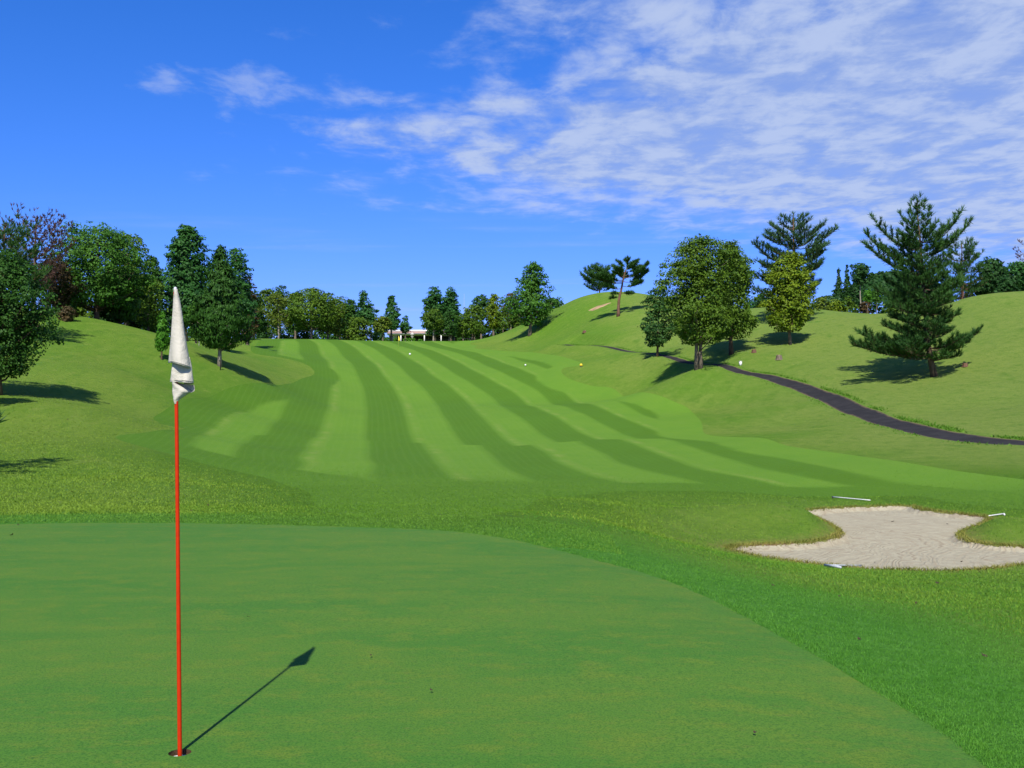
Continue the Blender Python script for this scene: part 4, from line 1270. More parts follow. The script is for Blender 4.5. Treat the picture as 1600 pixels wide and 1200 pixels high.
# beyond the right crest
leafy(1197, 458, 22, 495, 'round', 'deep', 80, 'dark tree behind the crest left of the yellow conical tree', Y=190, n=2200, clumps=28, leaf=.42)
leafy(1175, 470, 14, 492, 'round', 'teal', 81, 'low blue green bush in the notch right of the olive tree', Y=196, n=900, clumps=16, leaf=.40, name='bush', cat='bush')
leafy(1297, 462, 26, 490, 'dome', 'bluepine', 82, 'grey green tree behind the crest right of the yellow tree', Y=196, n=2600, clumps=30, leaf=.44)
leafy(1312, 417, 11, 478, 'spire', 'deep', 83, 'thin cedar, left of a pair beyond the right crest', Y=205, n=1900, clumps=34, leaf=.42, pal_rc=.8)
leafy(1325, 412, 11, 478, 'spire', 'deep', 84, 'thin cedar, right of a pair beyond the right crest', Y=206, n=1900, clumps=34, leaf=.42, pal_rc=.8)
leafy(1346, 410, 18, 445, 'round', 'deep', 85, 'dark round topped tree on a bare pale trunk beyond the crest', Y=186, n=2600, clumps=30, leaf=.40, bark='pale', trunk_r=.16)
leafy(1338, 440, 16, 482, 'egg', 'deep', 86, 'dark tree under the round topped one beyond the crest', Y=200, n=1800, clumps=24, leaf=.42)
for u, vt, hw, pal, sd, lab in [(1284, 464, 16, 'brass', 87, 'yellow bush on the crest beside the yellow conical tree'), (1305, 467, 15, 'yellow', 88, 'yellow green bush in the middle of the crest bushes'),
                                (1326, 464, 15, 'olive', 89, 'olive bush left of the pale trunk on the crest'), (1353, 470, 12, 'russet', 93, 'brownish low bush under the pale trunk')]:
    leafy(u, vt, hw, 495, 'round', pal, sd, lab, Y=164, n=1000, clumps=18, leaf=.32, name='bush', cat='bush', group='bushes on the right crest')
leafy(1357, 452, 9, 472, 'round', 'bright', 90, 'small bright round tree, left of two left of the tall pine', Y=160, n=800, clumps=16, leaf=.28, trunk_r=.08, rough_edge=.05)
leafy(1371, 451, 9, 471, 'round', 'mid', 91, 'small bright round tree, right of two left of the tall pine', Y=160, n=800, clumps=16, leaf=.28, trunk_r=.08, rough_edge=.05)
leafy(1395, 458, 18, 492, 'round', 'dark', 92, 'low dark bush behind the left side of the tall pine', Y=162, n=1100, clumps=18, leaf=.34, name='bush', cat='bush')
leafy(1420, 440, 26, 492, 'round', 'dark', 94, 'dark tree behind the middle of the tall pine', Y=170, n=2200, clumps=28, leaf=.40)
piney(1505, 379, 36, 95, 'pine with rounded crown behind the right side of the tall pine', Y=140, shape='oval', levels=9, per=6, tuft=.55, k=11, width=.075, first=.18, step=.36)
leafy(1520, 440, 24, 478, 'round', 'olive', 99, 'olive thicket tree under the rounded pine', Y=146, n=1800, clumps=22, leaf=.32)
leafy(1553, 402, 32, 470, 'dome', 'deep', 96, 'dark blue green tree in the group at the right edge, left one', Y=142, n=6500, clumps=60, leaf=.36, rough_edge=.25)
leafy(1592, 407, 28, 470, 'dome', 'teal', 97, 'dark blue green tree in the group at the right edge, right one', Y=138, n=5200, clumps=52, leaf=.36, rough_edge=.25)
leafy(1575, 430, 26, 475, 'round', 'deep', 100, 'lower dark tree between the two at the right edge', Y=134, n=2800, clumps=34, leaf=.34)
piney(1612, 376, 30, 98, 'dead reddish pine peeping in at the right picture edge', Y=150, shape='oval', pal='brown', bark='brown', levels=8, per=5, tuft=.35, k=5, width=.09, first=.3, step=.7, name='dead_pine')
leafy(1648, 420, 40, 470, 'dome', 'deep', 101, 'dark tree just beyond the right picture edge', Y=138, n=2500, clumps=36, leaf=.40)

leafy(1402, 462, 20, 496, 'dome', 'grove', 102, 'dark green thicket bush left of the tall pine trunk on the crest', Y=150, n=1400, clumps=20, leaf=.34, name='bush', cat='bush')
leafy(1442, 458, 24, 492, 'dome', 'grove', 103, 'green thicket bush straight behind the tall pine trunk', Y=146, n=1600, clumps=22, leaf=.34, name='bush', cat='bush')
leafy(1478, 455, 22, 486, 'dome', 'olive', 104, 'olive thicket bush right of the tall pine trunk on the crest', Y=142, n=1400, clumps=20, leaf=.34, name='bush', cat='bush')
# a far wooded hill beyond the right crest: reads as one mass
def wooded_hill():
    rng = np.random.default_rng(5)
    q = Quads()
    n = 9000
    cx, cy = spot(1400, 420)[:2]
    z0 = at(1400, 480, 420)[2]
    top = at(1400, 418, 420)[2]
    th = rng.uniform(0, 6.28, n); r = np.sqrt(rng.uniform(0, 1, n))
    X = cx + np.cos(th) * r * 24; Y = cy + np.sin(th) * r * 20
    hz = z0 - 3 + (top - z0) * np.sqrt(np.clip(1 - r ** 2, 0, 1)) * (1 + .06 * np.sin(X * .8) * np.sin(Y * .7))
    P = np.stack([X, Y, hz + rng.normal(0, .5, n)], 1)
    nr = unit(np.stack([np.cos(th) * r, np.sin(th) * r, np.full(n, .7)], 1) + rng.normal(0, .4, (n, 3)))
    leaf_cards(q, P, nr, rng.uniform(1.0, 2.0, n), rng, .7, np.clip(rng.normal(.4, .25, n), 0, 1))
    o = q.build('wooded_hill', foliage('deep'), None, tint=True)
    tag(o, 'far wooded hill showing as a dark dome behind the tall pine', 'woods', None, 'stuff')
wooded_hill()

# ================================================================== FLAGSTICK, FLAG, CUP
red = plain_mat("orange red pole paint", (.45, .024, .001), .6, .06, 30, .15)
root = empty('flagstick', (HX, HY, 0))
tag(root, 'orange red flagstick standing in the hole with a limp white flag', 'flagstick')
TOPZ = float(EYE[2] + (at(274, 450, HY)[2] - EYE[2]))
TOPX = float(at(274, 452, HY)[0] - HX)
def pole_x(z):
    return TOPX * z / TOPZ
q = Quads()
zs = np.array([-.13, .0, .35, .8, 1.3, 1.75, TOPZ - .02])
q.tube(np.stack([pole_x(zs), zs * 0, zs], 1), [.0105, .0105, .0105, .010, .0095, .009, .0088], 16)
q.build('pole', red, root, smooth=True)
q = Quads()
q.tube([[pole_x(-.125), 0, -.125], [pole_x(-.03), 0, -.03]], [.019, .014], 14)
q.build('ferrule', plain_mat("white ferrule plastic", (.7, .7, .68), .5, .05, 30), root, smooth=True)
q = Quads()
lathe(q, [(.0, .008), (.004, .007), (.008, .002), (.0085, -.008), (.007, -.012)], (pole_x(TOPZ), 0, TOPZ - .002), 14)
q.build('pole_cap', plain_mat("grey cap metal", (.45, .45, .47), .35, .05, 30, .6), root, smooth=True)

def flag_mat():
    m, t, bs, out = new_mat("off white nylon flag cloth")
    tcn = t.new('ShaderNodeTexCoord').outputs['Object']
    n = t.noise(tcn, 14, 5, .65, .4)
    n2 = t.noise(tcn, 90, 3, .6)
    wv = t.new('ShaderNodeTexWave'); wv.inputs['Scale'].default_value = 260; wv.inputs['Distortion'].default_value = .5
    t.link(tcn, wv.inputs['Vector'])
    col = t.mix(t.smooth(n, .45, .75), (.52, .49, .40), (.46, .43, .34))
    t.put(bs.inputs['Base Color'], col)
    bs.inputs['Roughness'].default_value = .75
    bs.inputs['Specular IOR Level'].default_value = .2
    bump(t, t.math('ADD', t.math('MULTIPLY', n, 1.2), t.math('MULTIPLY', n2, .15)), .8, .014, bs)
    tr = t.new('ShaderNodeBsdfTranslucent')
    t.put(tr.inputs['Color'], col)
    mx = t.new('ShaderNodeMixShader'); mx.inputs[0].default_value = .16
    t.link(bs.outputs[0], mx.inputs[1]); t.link(tr.outputs[0], mx.inputs[2])
    t.link(mx.outputs[0], out.inputs['Surface'])
    return m
MM = HY / F_PX       # metres per picture pixel at the flag
def fp(u, v, dy):
    """a point of the flag at picture position u, v, dy metres in front of (-) or behind (+) the pole"""
    p = at(u, v, HY + dy)
    return np.array([p[0] - HX, dy, p[2]])
def loft(q, rows, m=18):
    """rows: list of control polylines (each a list of 3D points) -> smooth cloth sheet"""
    grid = []
    for r in rows:
        P = catmull(np.array(r), 6, closed=False)
        L = np.concatenate([[0], np.cumsum(np.linalg.norm(np.diff(P, axis=0), axis=1))])
        s = np.linspace(0, L[-1], m)
        grid.append(np.stack([np.interp(s, L, P[:, c_]) for c_ in range(3)], 1))
    grid = np.array(grid)
    cols = [catmull(grid[:, j], 5, closed=False) for j in range(m)]
    G = np.stack(cols, 1)
    n = len(G)
    rngf = np.random.default_rng(3)
    G[:, :, 1] += .0028 * np.sin(np.linspace(0, 9, n))[:, None] * np.sin(np.linspace(0, 11, m))[None]
    i = np.arange(n - 1)[:, None] * m + np.arange(m - 1)[None]
    F = np.stack([i, i + 1, i + m + 1, i + m], -1).reshape(-1, 4)
    q.add(G.reshape(-1, 3), F)
q = Quads()
# outer drape: a half cone hanging from the tip, wrapping from behind the pole on the left round the front to the right
rows = []
for v, l, r, bulge in [(452, 271.5, 277, .012), (468, 270.5, 281, .016), (492, 269.5, 285.5, .024), (520, 267.5, 290, .036), (545, 265, 294.5, .052), (566, 263, 299, .066)]:
    sl = (v - 452) / 114
    rows.append([fp(l + 2, v + 0 * sl, .014), fp(l, v + 1 * sl, -.002), fp(l + (r - l) * .22, v + 1 * sl, -bulge * .75), fp(l + (r - l) * .55, v + 4 * sl, -bulge), fp(l + (r - l) * .85, v + 8 * sl, -bulge * .6),
                 fp(r, v + 10 * sl, .004), fp(r - 5, v + 9 * sl, .030)])
loft(q, rows)
# second fold, emerging beneath
rows = []
for v, l, r, bulge in [(556, 269, 296, .010), (572, 268.5, 299.5, .020), (586, 267, 301, .034), (597, 265.5, 302, .046)]:
    rows.append([fp(l + 3, v, .012), fp(l, v - .5, -.004), fp(l + (r - l) * .12, v, -.017), fp(l + (r - l) * .30, v, -max(.018, bulge * .4)), fp(l + (r - l) * .46, v + .5, -max(.019, bulge * .55)), fp(l + (r - l) * .68, v + 1, -bulge), fp(r, v + 2, -.004), fp(r - 3, v + 3, .026), fp(r - 14, v + 3, .034)])
loft(q, rows)
# turned back corner: inner side in shade
rows = []
for k_, (a_, b_) in enumerate([((270, 596), (303, 601)), ((278, 601), (304, 606)), ((287, 607), (303, 611)), ((293, 611), (298, 613.5))]):
    rows.append([fp(a_[0], a_[1], .014), fp((a_[0] + b_[0]) / 2, (a_[1] + b_[1]) / 2 + 1, .022), fp(b_[0] - 1, b_[1], .012), fp(b_[0], b_[1], .004)])
loft(q, rows, 10)
# hanging point
rows = []
for v, l, r, bulge in [(592, 269, 274, .016), (600, 269, 279, .018), (610, 269.5, 297, .020), (616, 270, 292, .018), (624, 271, 281, .014), (631, 273, 276.5, .012)]:
    rows.append([fp(l + 2, v, .012), fp(l, v, -.003), fp(l + (r - l) * .35, v, -bulge), fp(l + (r - l) * .7, v, -bulge * .6), fp(r, v + .5, .003)])
loft(q, rows, 12)
fl = q.build('flag', flag_mat(), root, smooth=True)
md = fl.modifiers.new('cloth thickness', 'SOLIDIFY'); md.thickness = .0016; md.offset = 0
# stitched hem lines
q = Quads()
hem = [fp(264, 564.0, -.005), fp(270.5, 564.5, -.050), fp(282, 567.5, -.0675), fp(293, 571.5, -.042), fp(298.6, 573.4, .002)]
q.tube(catmull(np.array(hem), 6, closed=False), np.full(25, .0016), 6)
hem_m = plain_mat("cream hem thread", (.40, .37, .29), .8, .1, 60)
q.build('hem', hem_m, fl, smooth=True)
q = Quads()
hem = [fp(266, 593.5, -.006), fp(272, 593.5, -.017), fp(279, 594, -.027), fp(290, 594.6, -.047), fp(301.5, 596.2, -.008)]
q.tube(catmull(np.array(hem), 6, closed=False), np.full(25, .0016), 6)
q.build('hem', hem_m, fl, smooth=True)

# the hole
HZ = ground_z(HX, HY)
root = empty('golf_hole', (HX, HY, HZ))
tag(root, 'round hole in the putting green with brown soil wall and white liner', 'hole')
q = Quads()
lathe(q, [(.0541, -.0008), (.0541, -.010), (.0540, -.028)], (0, 0, 0), 40)
q.build('soil_wall', plain_mat("cut soil", (.085, .050, .028), .95, .25, 60, .1, .004), root, smooth=True)
q = Quads()
lathe(q, [(.0540, -.0281), (.0510, -.0282), (.0510, -.16), (.0, -.161)], (0, 0, 0), 40)
q.build('liner', plain_mat("white cup liner", (.55, .55, .52), .5, .1, 20), root, smooth=True)

# ================================================================== RAKES BY THE BUNKER
alu = plain_mat("pale painted handle", (.62, .62, .58), .4, .1, 20, .5)
grey = plain_mat("grey blue rake plastic", (.42, .45, .46), .5, .12, 20, .4)
black = plain_mat("black rake plastic", (.02, .02, .02), .5, .1, 20, .4)
def rake(p_head, p_tail, label, head_mat, handle_mat, head_len=.52, cross=None):
    h = np.array(p_head); tl = np.array(p_tail)
    o = empty('bunker_rake', h)
    d = tl - h
    L = np.linalg.norm(d[:2])
    ax = unit(d)
    pr_ = unit(np.array([-ax[1], ax[0], 0])) if cross is None else unit(np.array(cross, float))
    q = Quads()
    n_ = 5
    s = np.linspace(0, 1, n_)
    P = d[None] * s[:, None] + np.array([0, 0, .06])[None]
    q.tube(P, np.full(n_, .0165), 10)
    q.build('handle', handle_mat, o, smooth=True)
    q = Quads()
    q.tube([pr_ * -head_len / 2 + np.array([0, 0, .045]), np.array([0, 0, .050]), pr_ * head_len / 2 + np.array([0, 0, .045])], [.022, .026, .022], 8)
    q.build('head', head_mat, o, smooth=True)
    me = None
    for k_ in np.linspace(-head_len / 2 + .02, head_len / 2 - .02, 13):
        if me is None:
            q = Quads()
            q.tube([[0, 0, .04], [0, 0, -.03]], [.006, .003], 5)
            t_ = q.build('tooth', head_mat, o); me = t_.data
        else:
            t_ = bpy.data.objects.new('tooth', me); C.objects.link(t_); t_.parent = o
        t_.location = pr_ * k_
    tag(o, label, 'rake', 'rakes lying round the bunker')
    return o
rake(on_ground(1301, 779), on_ground(1360, 784.5), 'white handled rake lying on the grass behind the bunker, head to the left', black, alu, .40, (.25, 1, .05))
rake(on_ground(1569, 806), on_ground(1545, 809.5), 'short white rake on the grass at the right rear corner of the bunker', alu, alu, .42, (.4, .9, 0))
rake(on_ground(1301, 888.5), on_ground(1346, 888.5), 'grey rake at the front edge of the bunker, nearest the green', grey, grey, .60, (on_ground(1321, 891) - on_ground(1283, 885)))

# ================================================================== SMALL MARKERS
def ball_marker(u, v, r, col, label, cat='yardage marker', group='ball markers on the fairway'):
    p = on_ground(u, v)
    o = empty('yardage_marker', p)
    q = Quads()
    lathe(q, [(r * math.sin(a_), r * .96 - r * math.cos(a_)) for a_ in np.linspace(.001, math.pi - .001, 13)], (0, 0, .05), 18)
    q.build('ball', plain_mat(label[:10] + " marker paint", col, .4, .05, 8, .4), o, smooth=True)
    q = Quads()
    lathe(q, [(r * .75, -.05), (r * .75, .05), (r * .4, .09), (.0, .09)], (0, 0, 0), 14)
    q.build('foot', black, o, smooth=True)
    tag(o, label, cat, group)
ball_marker(908, 573, .20, (.80, .50, .02), 'yellow ball marker in the right rough beside the fairway lobe')
ball_marker(640.5, 555, .17, (.8, .8, .78), 'white ball marker on the upper fairway below the yellow flag')
ball_marker(821, 572, .13, (.8, .8, .78), 'small white ball marker on the right upper fairway stripe')
# white box by the path
p_ = on_ground(1157, 571)
o_ = empty('marker_post', p_, .4)
q = Quads(); q.box((0, 0, .22), (.26, .24, .50)); q.build('post', plain_mat("white post paint", (.78, .77, .72), .6, .1, 5), o_)
q = Quads(); q.box((0, 0, .492), (.31, .29, .045)); q.build('cap', plain_mat("grey post cap", (.4, .4, .38), .6, .1, 5), o_)
tag(o_, 'short white marker post on the far side of the cart path', 'marker post')
# stump and bare roots
def stump(u, v, r, h, bark, label):
    p = on_ground(u, v)
    o = empty('tree_stump', p)
    rng = np.random.default_rng(int(u))
    seg = 14
    q = Quads()
    prof = [(1.55, -.12), (1.25, .10), (1.02, .45), (.95, .82), (.90, 1.0)]
    th = np.arange(seg) * 2 * math.pi / seg
    lob = 1 + .16 * np.sin(3 * th + 1) + .10 * np.sin(5 * th + 2) + rng.normal(0, .04, seg)
    V = np.concatenate([np.stack([a_ * r * lob * np.cos(th), a_ * r * lob * np.sin(th), np.full(seg, z * h) + (rng.normal(0, .05 * h, seg) if z > .9 else 0)], 1) for a_, z in prof])
    n = len(prof)
    i = np.arange(n - 1)[:, None] * seg + np.arange(seg)[None]; j = np.arange(n - 1)[:, None] * seg + (np.arange(seg)[None] + 1) % seg
    q.add(V, np.stack([i, j, j + seg, i + seg], -1).reshape(-1, 4))
    q.build('stump_bark', BARK[bark], o)
    me = bpy.data.meshes.new('cut_face')
    ring = V[-seg:]
    me.from_pydata([tuple(x) for x in ring] + [(0, 0, h * .96)], [], [(k_, (k_ + 1) % seg, seg) for k_ in range(seg)])
    link_mesh('cut_face', me, plain_mat("sawn wood", (.34, .24, .15), .9, .2, 12), o)
    tag(o, label, 'tree stump', 'tree stumps on the right banks')
stump(1217, 562, .30, .52, 'grey', 'grey tree stump on the bank right of the white marker post')
stump(1178, 551, .24, .38, 'red', 'reddish tree stump at the shadow edge right of the olive tree')
stump(913, 520, .28, .40, 'red', 'brown stump on the slope of the mound left of the flat crowned pine')
stump(1508, 573, .20, .34, 'red', 'small brown stump right of the tall pine trunk')
# stakes
def stake(u, v, h, col, label, r=.045):
    p = on_ground(u, v)
    q = Quads(); q.tube([[0, 0, -.1], [0, 0, h * .97], [0, 0, h]], [r, r, r * .5], 8)
    o = q.build('wooden_stake', plain_mat(label[:12] + " wood", col, .8, .15, 8), None, smooth=True)
    o.location = p
    tag(o, label, 'stake', 'thin stakes in the rough')
stake(344.5, 578, .95, (.035, .025, .018), 'dark wooden stake in front of the juniper trunk', .055)
stake(311, 541, .9, (.55, .53, .45), 'thin pale stake between juniper and small leafy tree')
stake(1014, 541, 1.1, (.05, .045, .035), 'thin dark stake behind the small tree at the path')
# distant yellow flag
p_ = on_ground(622.5, 541.5)
o_ = empty('distant_flagstick', p_)
q = Quads(); q.tube([[0, 0, -.1], [0, 0, 2.1]], [.022, .018], 8); q.build('pole', plain_mat("yellow stick paint", (.55, .50, .12), .5, .05, 8), o_, smooth=True)
q = Quads()
rows = [[np.array([.0, 0, 2.08]), np.array([.06, -.05, 2.06]), np.array([.10, .0, 2.02])], [np.array([.0, 0, 1.8]), np.array([.14, -.07, 1.74]), np.array([.24, .02, 1.68])],
        [np.array([.0, 0, 1.5]), np.array([.16, -.06, 1.42]), np.array([.30, .03, 1.34])], [np.array([.0, 0, 1.3]), np.array([.10, -.05, 1.18]), np.array([.2, .02, 1.08])]]
loft(q, rows, 8)
f_ = q.build('flag', plain_mat("yellow flag cloth", (.75, .62, .06), .8, .05, 8), o_, smooth=True)
md = f_.modifiers.new('cloth thickness', 'SOLIDIFY'); md.thickness = .006; md.offset = 0
tag(o_, 'small yellow flag far up the fairway in front of the clubhouse', 'flagstick')

# bare sandy patch on the mound
def patch(u, v, rx, ry, label):
    p = on_ground(u, v)
    n = 26
    V, F = [], []
    rng = np.random.default_rng(9)
    for k_ in range(4):
        f = [0.0001, .4, .75, 1.0][k_]
        for j in range(n):
            a_ = 2 * math.pi * j / n
            w_ = 1 + .16 * math.sin(3 * a_ + 1) + .12 * math.sin(5 * a_) + .05 * rng.normal()
            x = p[0] + rx * f * w_ * math.cos(a_); y = p[1] + ry * f * w_ * math.sin(a_)
            V.append((x, y))
    V = np.array(V)
    Z = height(V[:, 0], V[:, 1]) + .06 - .07 * np.repeat([0, 0, 0, 1.0], n)
    i = np.arange(3)[:, None] * n + np.arange(n)[None]; j = np.arange(3)[:, None] * n + (np.arange(n)[None] + 1) % n
    me = set_mesh('bare_patch', np.column_stack([V, Z]), np.stack([i, j, j + n, i + n], -1).reshape(-1, 4), 4)
    o = link_mesh('bare_patch', me, plain_mat("dry bare earth", (.36, .25, .13), .95, .2, .9, .1, .05))
    o['kind'] = 'structure'
    o['label'] = label
patch(936, 479.5, 2.0, 1.0, 'bare sandy patch near the top of the mound')

# ================================================================== CLUBHOUSE
def clubhouse():
    Yc = 262.0
    base = spot(655, Yc)
    zt = at(655, 517, Yc)[2] - base[2]
    zr = at(655, 523.5, Yc)[2] - base[2]
    x0 = at(604, 530, Yc)[0] - base[0]; x1 = at(712, 530, Yc)[0] - base[0]
    o = empty('clubhouse', base)
    white = plain_mat("white render", (.72, .72, .70), .8, .05, .6)
    dark = plain_mat("dark tinted glass", (.015, .02, .025), .15, .1, .6, .5)
    rust = plain_mat("faded pink roof edge", (.42, .27, .24), .7, .08, .8)
    wht = plain_mat("pale parapet", (.70, .68, .66), .7, .06, .8)
    q = Quads(); q.box(((x0 + x1) / 2, 6.0, (zr - .5) / 2), (x1 - x0 - .8, 8.0, zr + .48)); q.build('back_wall', plain_mat("wall with shade in paint", (.20, .20, .19), .8, .1, .6), o)  # porch shade is put into the back wall's dark colour
    # roof: fascia band, gutter and parapet
    xr0 = at(606, 520, Yc)[0] - base[0]
    q = Quads(); q.box(((xr0 + x1) / 2, 4.5, zr + .10), (x1 - xr0, 13.0, .20)); rf = q.build('roof', wht, o)
    q = Quads(); q.box(((xr0 + x1) / 2, -2.03, zr + .46), (x1 - xr0, .12, .50)); q.build('fascia', rust, rf)
    q = Quads(); q.box(((xr0 + x1) / 2, -1.92, zr + .95), (x1 - xr0 - .1, .10, .46))
    q.build('parapet', wht, rf)
    q = Quads(); q.box(((xr0 + x1) / 2, -2.12, zr + .18), (x1 - xr0, .12, .10)); q.build('gutter', plain_mat("grey gutter", (.32, .33, .34), .5, .05, .8), rf)
    # porch posts
    for u in (600 + 27.5, 664, 690):
        xx = at(u, 530, Yc)[0] - base[0]
        q = Quads(); q.box((xx, -1.7, zr / 2), (.26, .26, zr - .004)); q.build('porch_post', white, o)
    xa, xb = at(613, 530, Yc)[0] - base[0], at(619.5, 530, Yc)[0] - base[0]
    q = Quads(); q.box(((xa + xb) / 2, 1.0, zr / 2), (xb - xa, .3, zr - .006)); q.build('wall_panel', white, o)
    # tall windows along the porch
    n = 11
    xs = np.linspace(xb + .3, x1 - .6, n + 1)
    for k_ in range(n):
        c_ = (xs[k_] + xs[k_ + 1]) / 2; wd = xs[k_ + 1] - xs[k_] - .10
        q = Quads(); q.box((c_, 1.94, zr * .5), (wd, .08, zr * .84)); wn = q.build('window', plain_mat("bronze frame", (.06, .055, .05), .5, .1, 3), o)
        q = Quads(); q.box((c_, 1.885, zr * .5), (wd - .16, .03, zr * .84 - .16)); q.build('pane', dark, wn)
    tag(o, 'low white clubhouse with flat pink edged roof behind the fairway crest', 'clubhouse')
    # stone lantern like ornament before the porch
    xx = at(649, 530, Yc)[0]
    q = Quads()
    lathe(q, [(.45, 0), (.42, .25), (.20, .45), (.18, 1.1), (.42, 1.3), (.40, 1.75), (.62, 1.85), (.30, 2.25), (.02, 2.45)], (0, 0, 0), 12)
    s_o = q.build('stone_lantern', plain_mat("pale stone", (.50, .49, .45), .9, .15, 3), None)
    s_o.location = (xx, Yc - 8, ground_z(xx, Yc - 8) + .2)
    tag(s_o, 'pale stone lantern standing before the clubhouse porch', 'stone lantern')
clubhouse()
# dark low bench at the foot of the mound
p_ = on_ground(729, 531)
o_ = empty('bench', p_)
wd_ = plain_mat("weathered dark wood", (.05, .05, .055), .8, .15, 4)
for k_ in range(4):
    q = Quads(); q.box((0, -.18 + .12 * k_, .44), (1.5, .10, .04)); q.build('seat_slat', wd_, o_)
for sx in (-.62, .62):
    q = Quads(); q.box((sx, 0, .21), (.07, .42, .418)); q.build('leg', wd_, o_)
tag(o_, 'low dark bench at the far right end of the fairway crest', 'bench')

# radio mast
q = Quads()
q.tube([[0, 0, 0], [0, 0, 10], [0, 0, 20]], [.10, .07, .04], 6)
for k_ in range(5):
    q.box((0, 0, 9 + 2.2 * k_), (.7, .05, .05), .5)
m_ = q.build('radio_mast', plain_mat("grey mast steel", (.3, .32, .36), .5, .05, 3), None)
p_ = spot(725, 420)
tp_ = at(725, 459, 420)[2]
m_.location = (p_[0], p_[1], tp_ - 20)
tag(m_, 'thin grey radio mast above the trees right of the clubhouse', 'mast')

# ================================================================== GRASS BLADES
def blade_field(name, label, region, count, h, wdt, seed, pal, keep, lean=.5, scale=None):
    rng = np.random.default_rng(seed)
    x0, x1, y0, y1 = region
    # even spread as seen on the ground, thinner with distance
    u_ = rng.uniform(0, 1, count)
    y = 1 / (1 / y0 + (1 / y1 - 1 / y0) * u_) if y0 > 0 else rng.uniform(y0, y1, count)
    x = rng.uniform(x0, x1, count)
    k = keep(x, y)
    x, y = x[k], y[k]
    sg, _ = poly_sd(GREEN, x, y, 14)
    z = height(x, y) + 0.014 * sstep(sg, 0, .10) * (1 - sstep(np.hypot(x, y), 40, 80)) - .002
    n = len(x)
    if n == 0:
        return
    f = np.hypot(x, y)
    sc = np.ones(n) if scale is None else scale(x, y)
    hh = h * rng.uniform(.5, 1.25, n) * sc
    ww = wdt * rng.uniform(.7, 1.3, n) * (.6 + f / 12.0)
    a = rng.uniform(0, 6.283, n)
    bend = rng.normal(0, lean, (n, 2)) * hh[:, None]
    V = np.empty((n, 3, 3))
    ca, sa = np.cos(a) * ww * .5, np.sin(a) * ww * .5
    V[:, 0] = np.stack([x - ca, y - sa, z], 1)
    V[:, 1] = np.stack([x + ca, y + sa, z], 1)
    V[:, 2] = np.stack([x + bend[:, 0], y + bend[:, 1], z + hh], 1)
    me = set_mesh(name, V.reshape(-1, 3), np.arange(n * 3).reshape(-1, 3), 3)
    at_ = me.attributes.new('tint', 'FLOAT', 'FACE')
    patchy = .5 + .28 * np.sin(x * 1.7 + 2 * np.sin(y * .9)) * np.sin(y * 1.1 + 1.3 * np.sin(x * .8))
    at_.data.foreach_set('value', np.ascontiguousarray(np.clip(patchy + rng.normal(0, .15, n), 0, 1), np.float32))
    o = link_mesh(name, me, leaf_mat(name, *pal, .25))
    tag(o, label, 'grass', None, 'stuff')
    return o
def in_view(x, y, pad=1.22):
    z = base_height(x, y)
    dy = y * FW[1] + (z - 1.6) * FW[2]
    return (np.abs(x / np.maximum(dy, .1)) < 800 / F_PX * pad) & (y > 3)
def keep_fringe(x, y):
    g, _ = poly_sd(GREEN, x, y, 14)
    b, _ = poly_sd(BUNKER, x, y, 8)
    return (g > -.012) & (b > .02) & in_view(x, y)
blade_field('fringe_grass', 'thick green collar grass between putting green and bunker', (.2, 9.5, 4.0, 19.0), 620000, .016, .0034, 1, ((.055, .190, .012), (.095, .255, .024)), keep_fringe, .5, lambda x, y: 1 + .9 * np.exp(-(np.abs(poly_sd(GREEN, x, y, 14)[0]) / .10) ** 2))
def keep_back(x, y):
    g, _ = poly_sd(GREEN, x, y, 14)
    return (g > -.02) & (g < 2.2) & in_view(x, y)
blade_field('collar_grass', 'strip of collar grass along the back of the putting green', (-10.5, 1.5, 13.2, 19.5), 90000, .022, .006, 2, ((.080, .200, .014), (.125, .255, .024)), keep_back)
def keep_rough(x, y):
    g, _ = poly_sd(GREEN, x, y, 14)
    f, _ = poly_sd(FAIR, x, y, 20)
    b, _ = poly_sd(BUNKER, x, y, 8)
    return (g > 1.8) & (f > .1 + np.random.default_rng(1).uniform(0, 4.5, len(x)) * (y < 44)) & (np.random.default_rng(7).uniform(36, 64, len(x)) > y) & (b > .05) & in_view(x, y)
blade_field('rough_grass', 'yellowish longer rough on the slope left of the fairway', (-34, 3, 17, 64), 300000, .036, .008, 3, ((.118, .222, .013), (.185, .280, .025)), keep_rough, .6)
def keep_right(x, y):
    f, _ = poly_sd(FAIR, x, y, 20)
    b, _ = poly_sd(BUNKER, x, y, 8)
    g, _ = poly_sd(GREEN, x, y, 14)
    rr_ = np.random.default_rng(2).uniform(0, 1, len(x))
    return (b > .02) & (f > .05 + 2.2 * rr_) & (g > 2.4 + 2.2 * rr_) & in_view(x, y)
blade_field('bunker_surround_grass', 'coarse green and tan grass on the ground round the bunker', (1, 19, 9, 38), 190000, .032, .006, 4, ((.088, .212, .012), (.165, .268, .022)), keep_right, .6)
def keep_apron(x, y):
    g, _ = poly_sd(GREEN, x, y, 14)
    f, _ = poly_sd(FAIR, x, y, 20)
    b, _ = poly_sd(BUNKER, x, y, 8)
    return (g > 1.6) & (f < 3) & (b > .1) & (np.random.default_rng(8).uniform(26, 50, len(x)) > y) & in_view(x, y)
blade_field('apron_grass', 'close cut apron grass between the green and the striped fairway', (-14, 22, 17, 50), 300000, .018, .007, 6, ((.075, .185, .009), (.125, .245, .018)), keep_apron, .6)
def keep_lip(x, y):
    b, _ = poly_sd(BUNKER, x, y, 8)
    return (b > -.05) & (b < .16) & in_view(x, y)
blade_field('bunker_lip_grass', 'dry tufts hanging over the rim of the bunker', (2, 19, 16, 34), 260000, .075, .007, 5, ((.11, .15, .015), (.26, .23, .050)), keep_lip, .8)

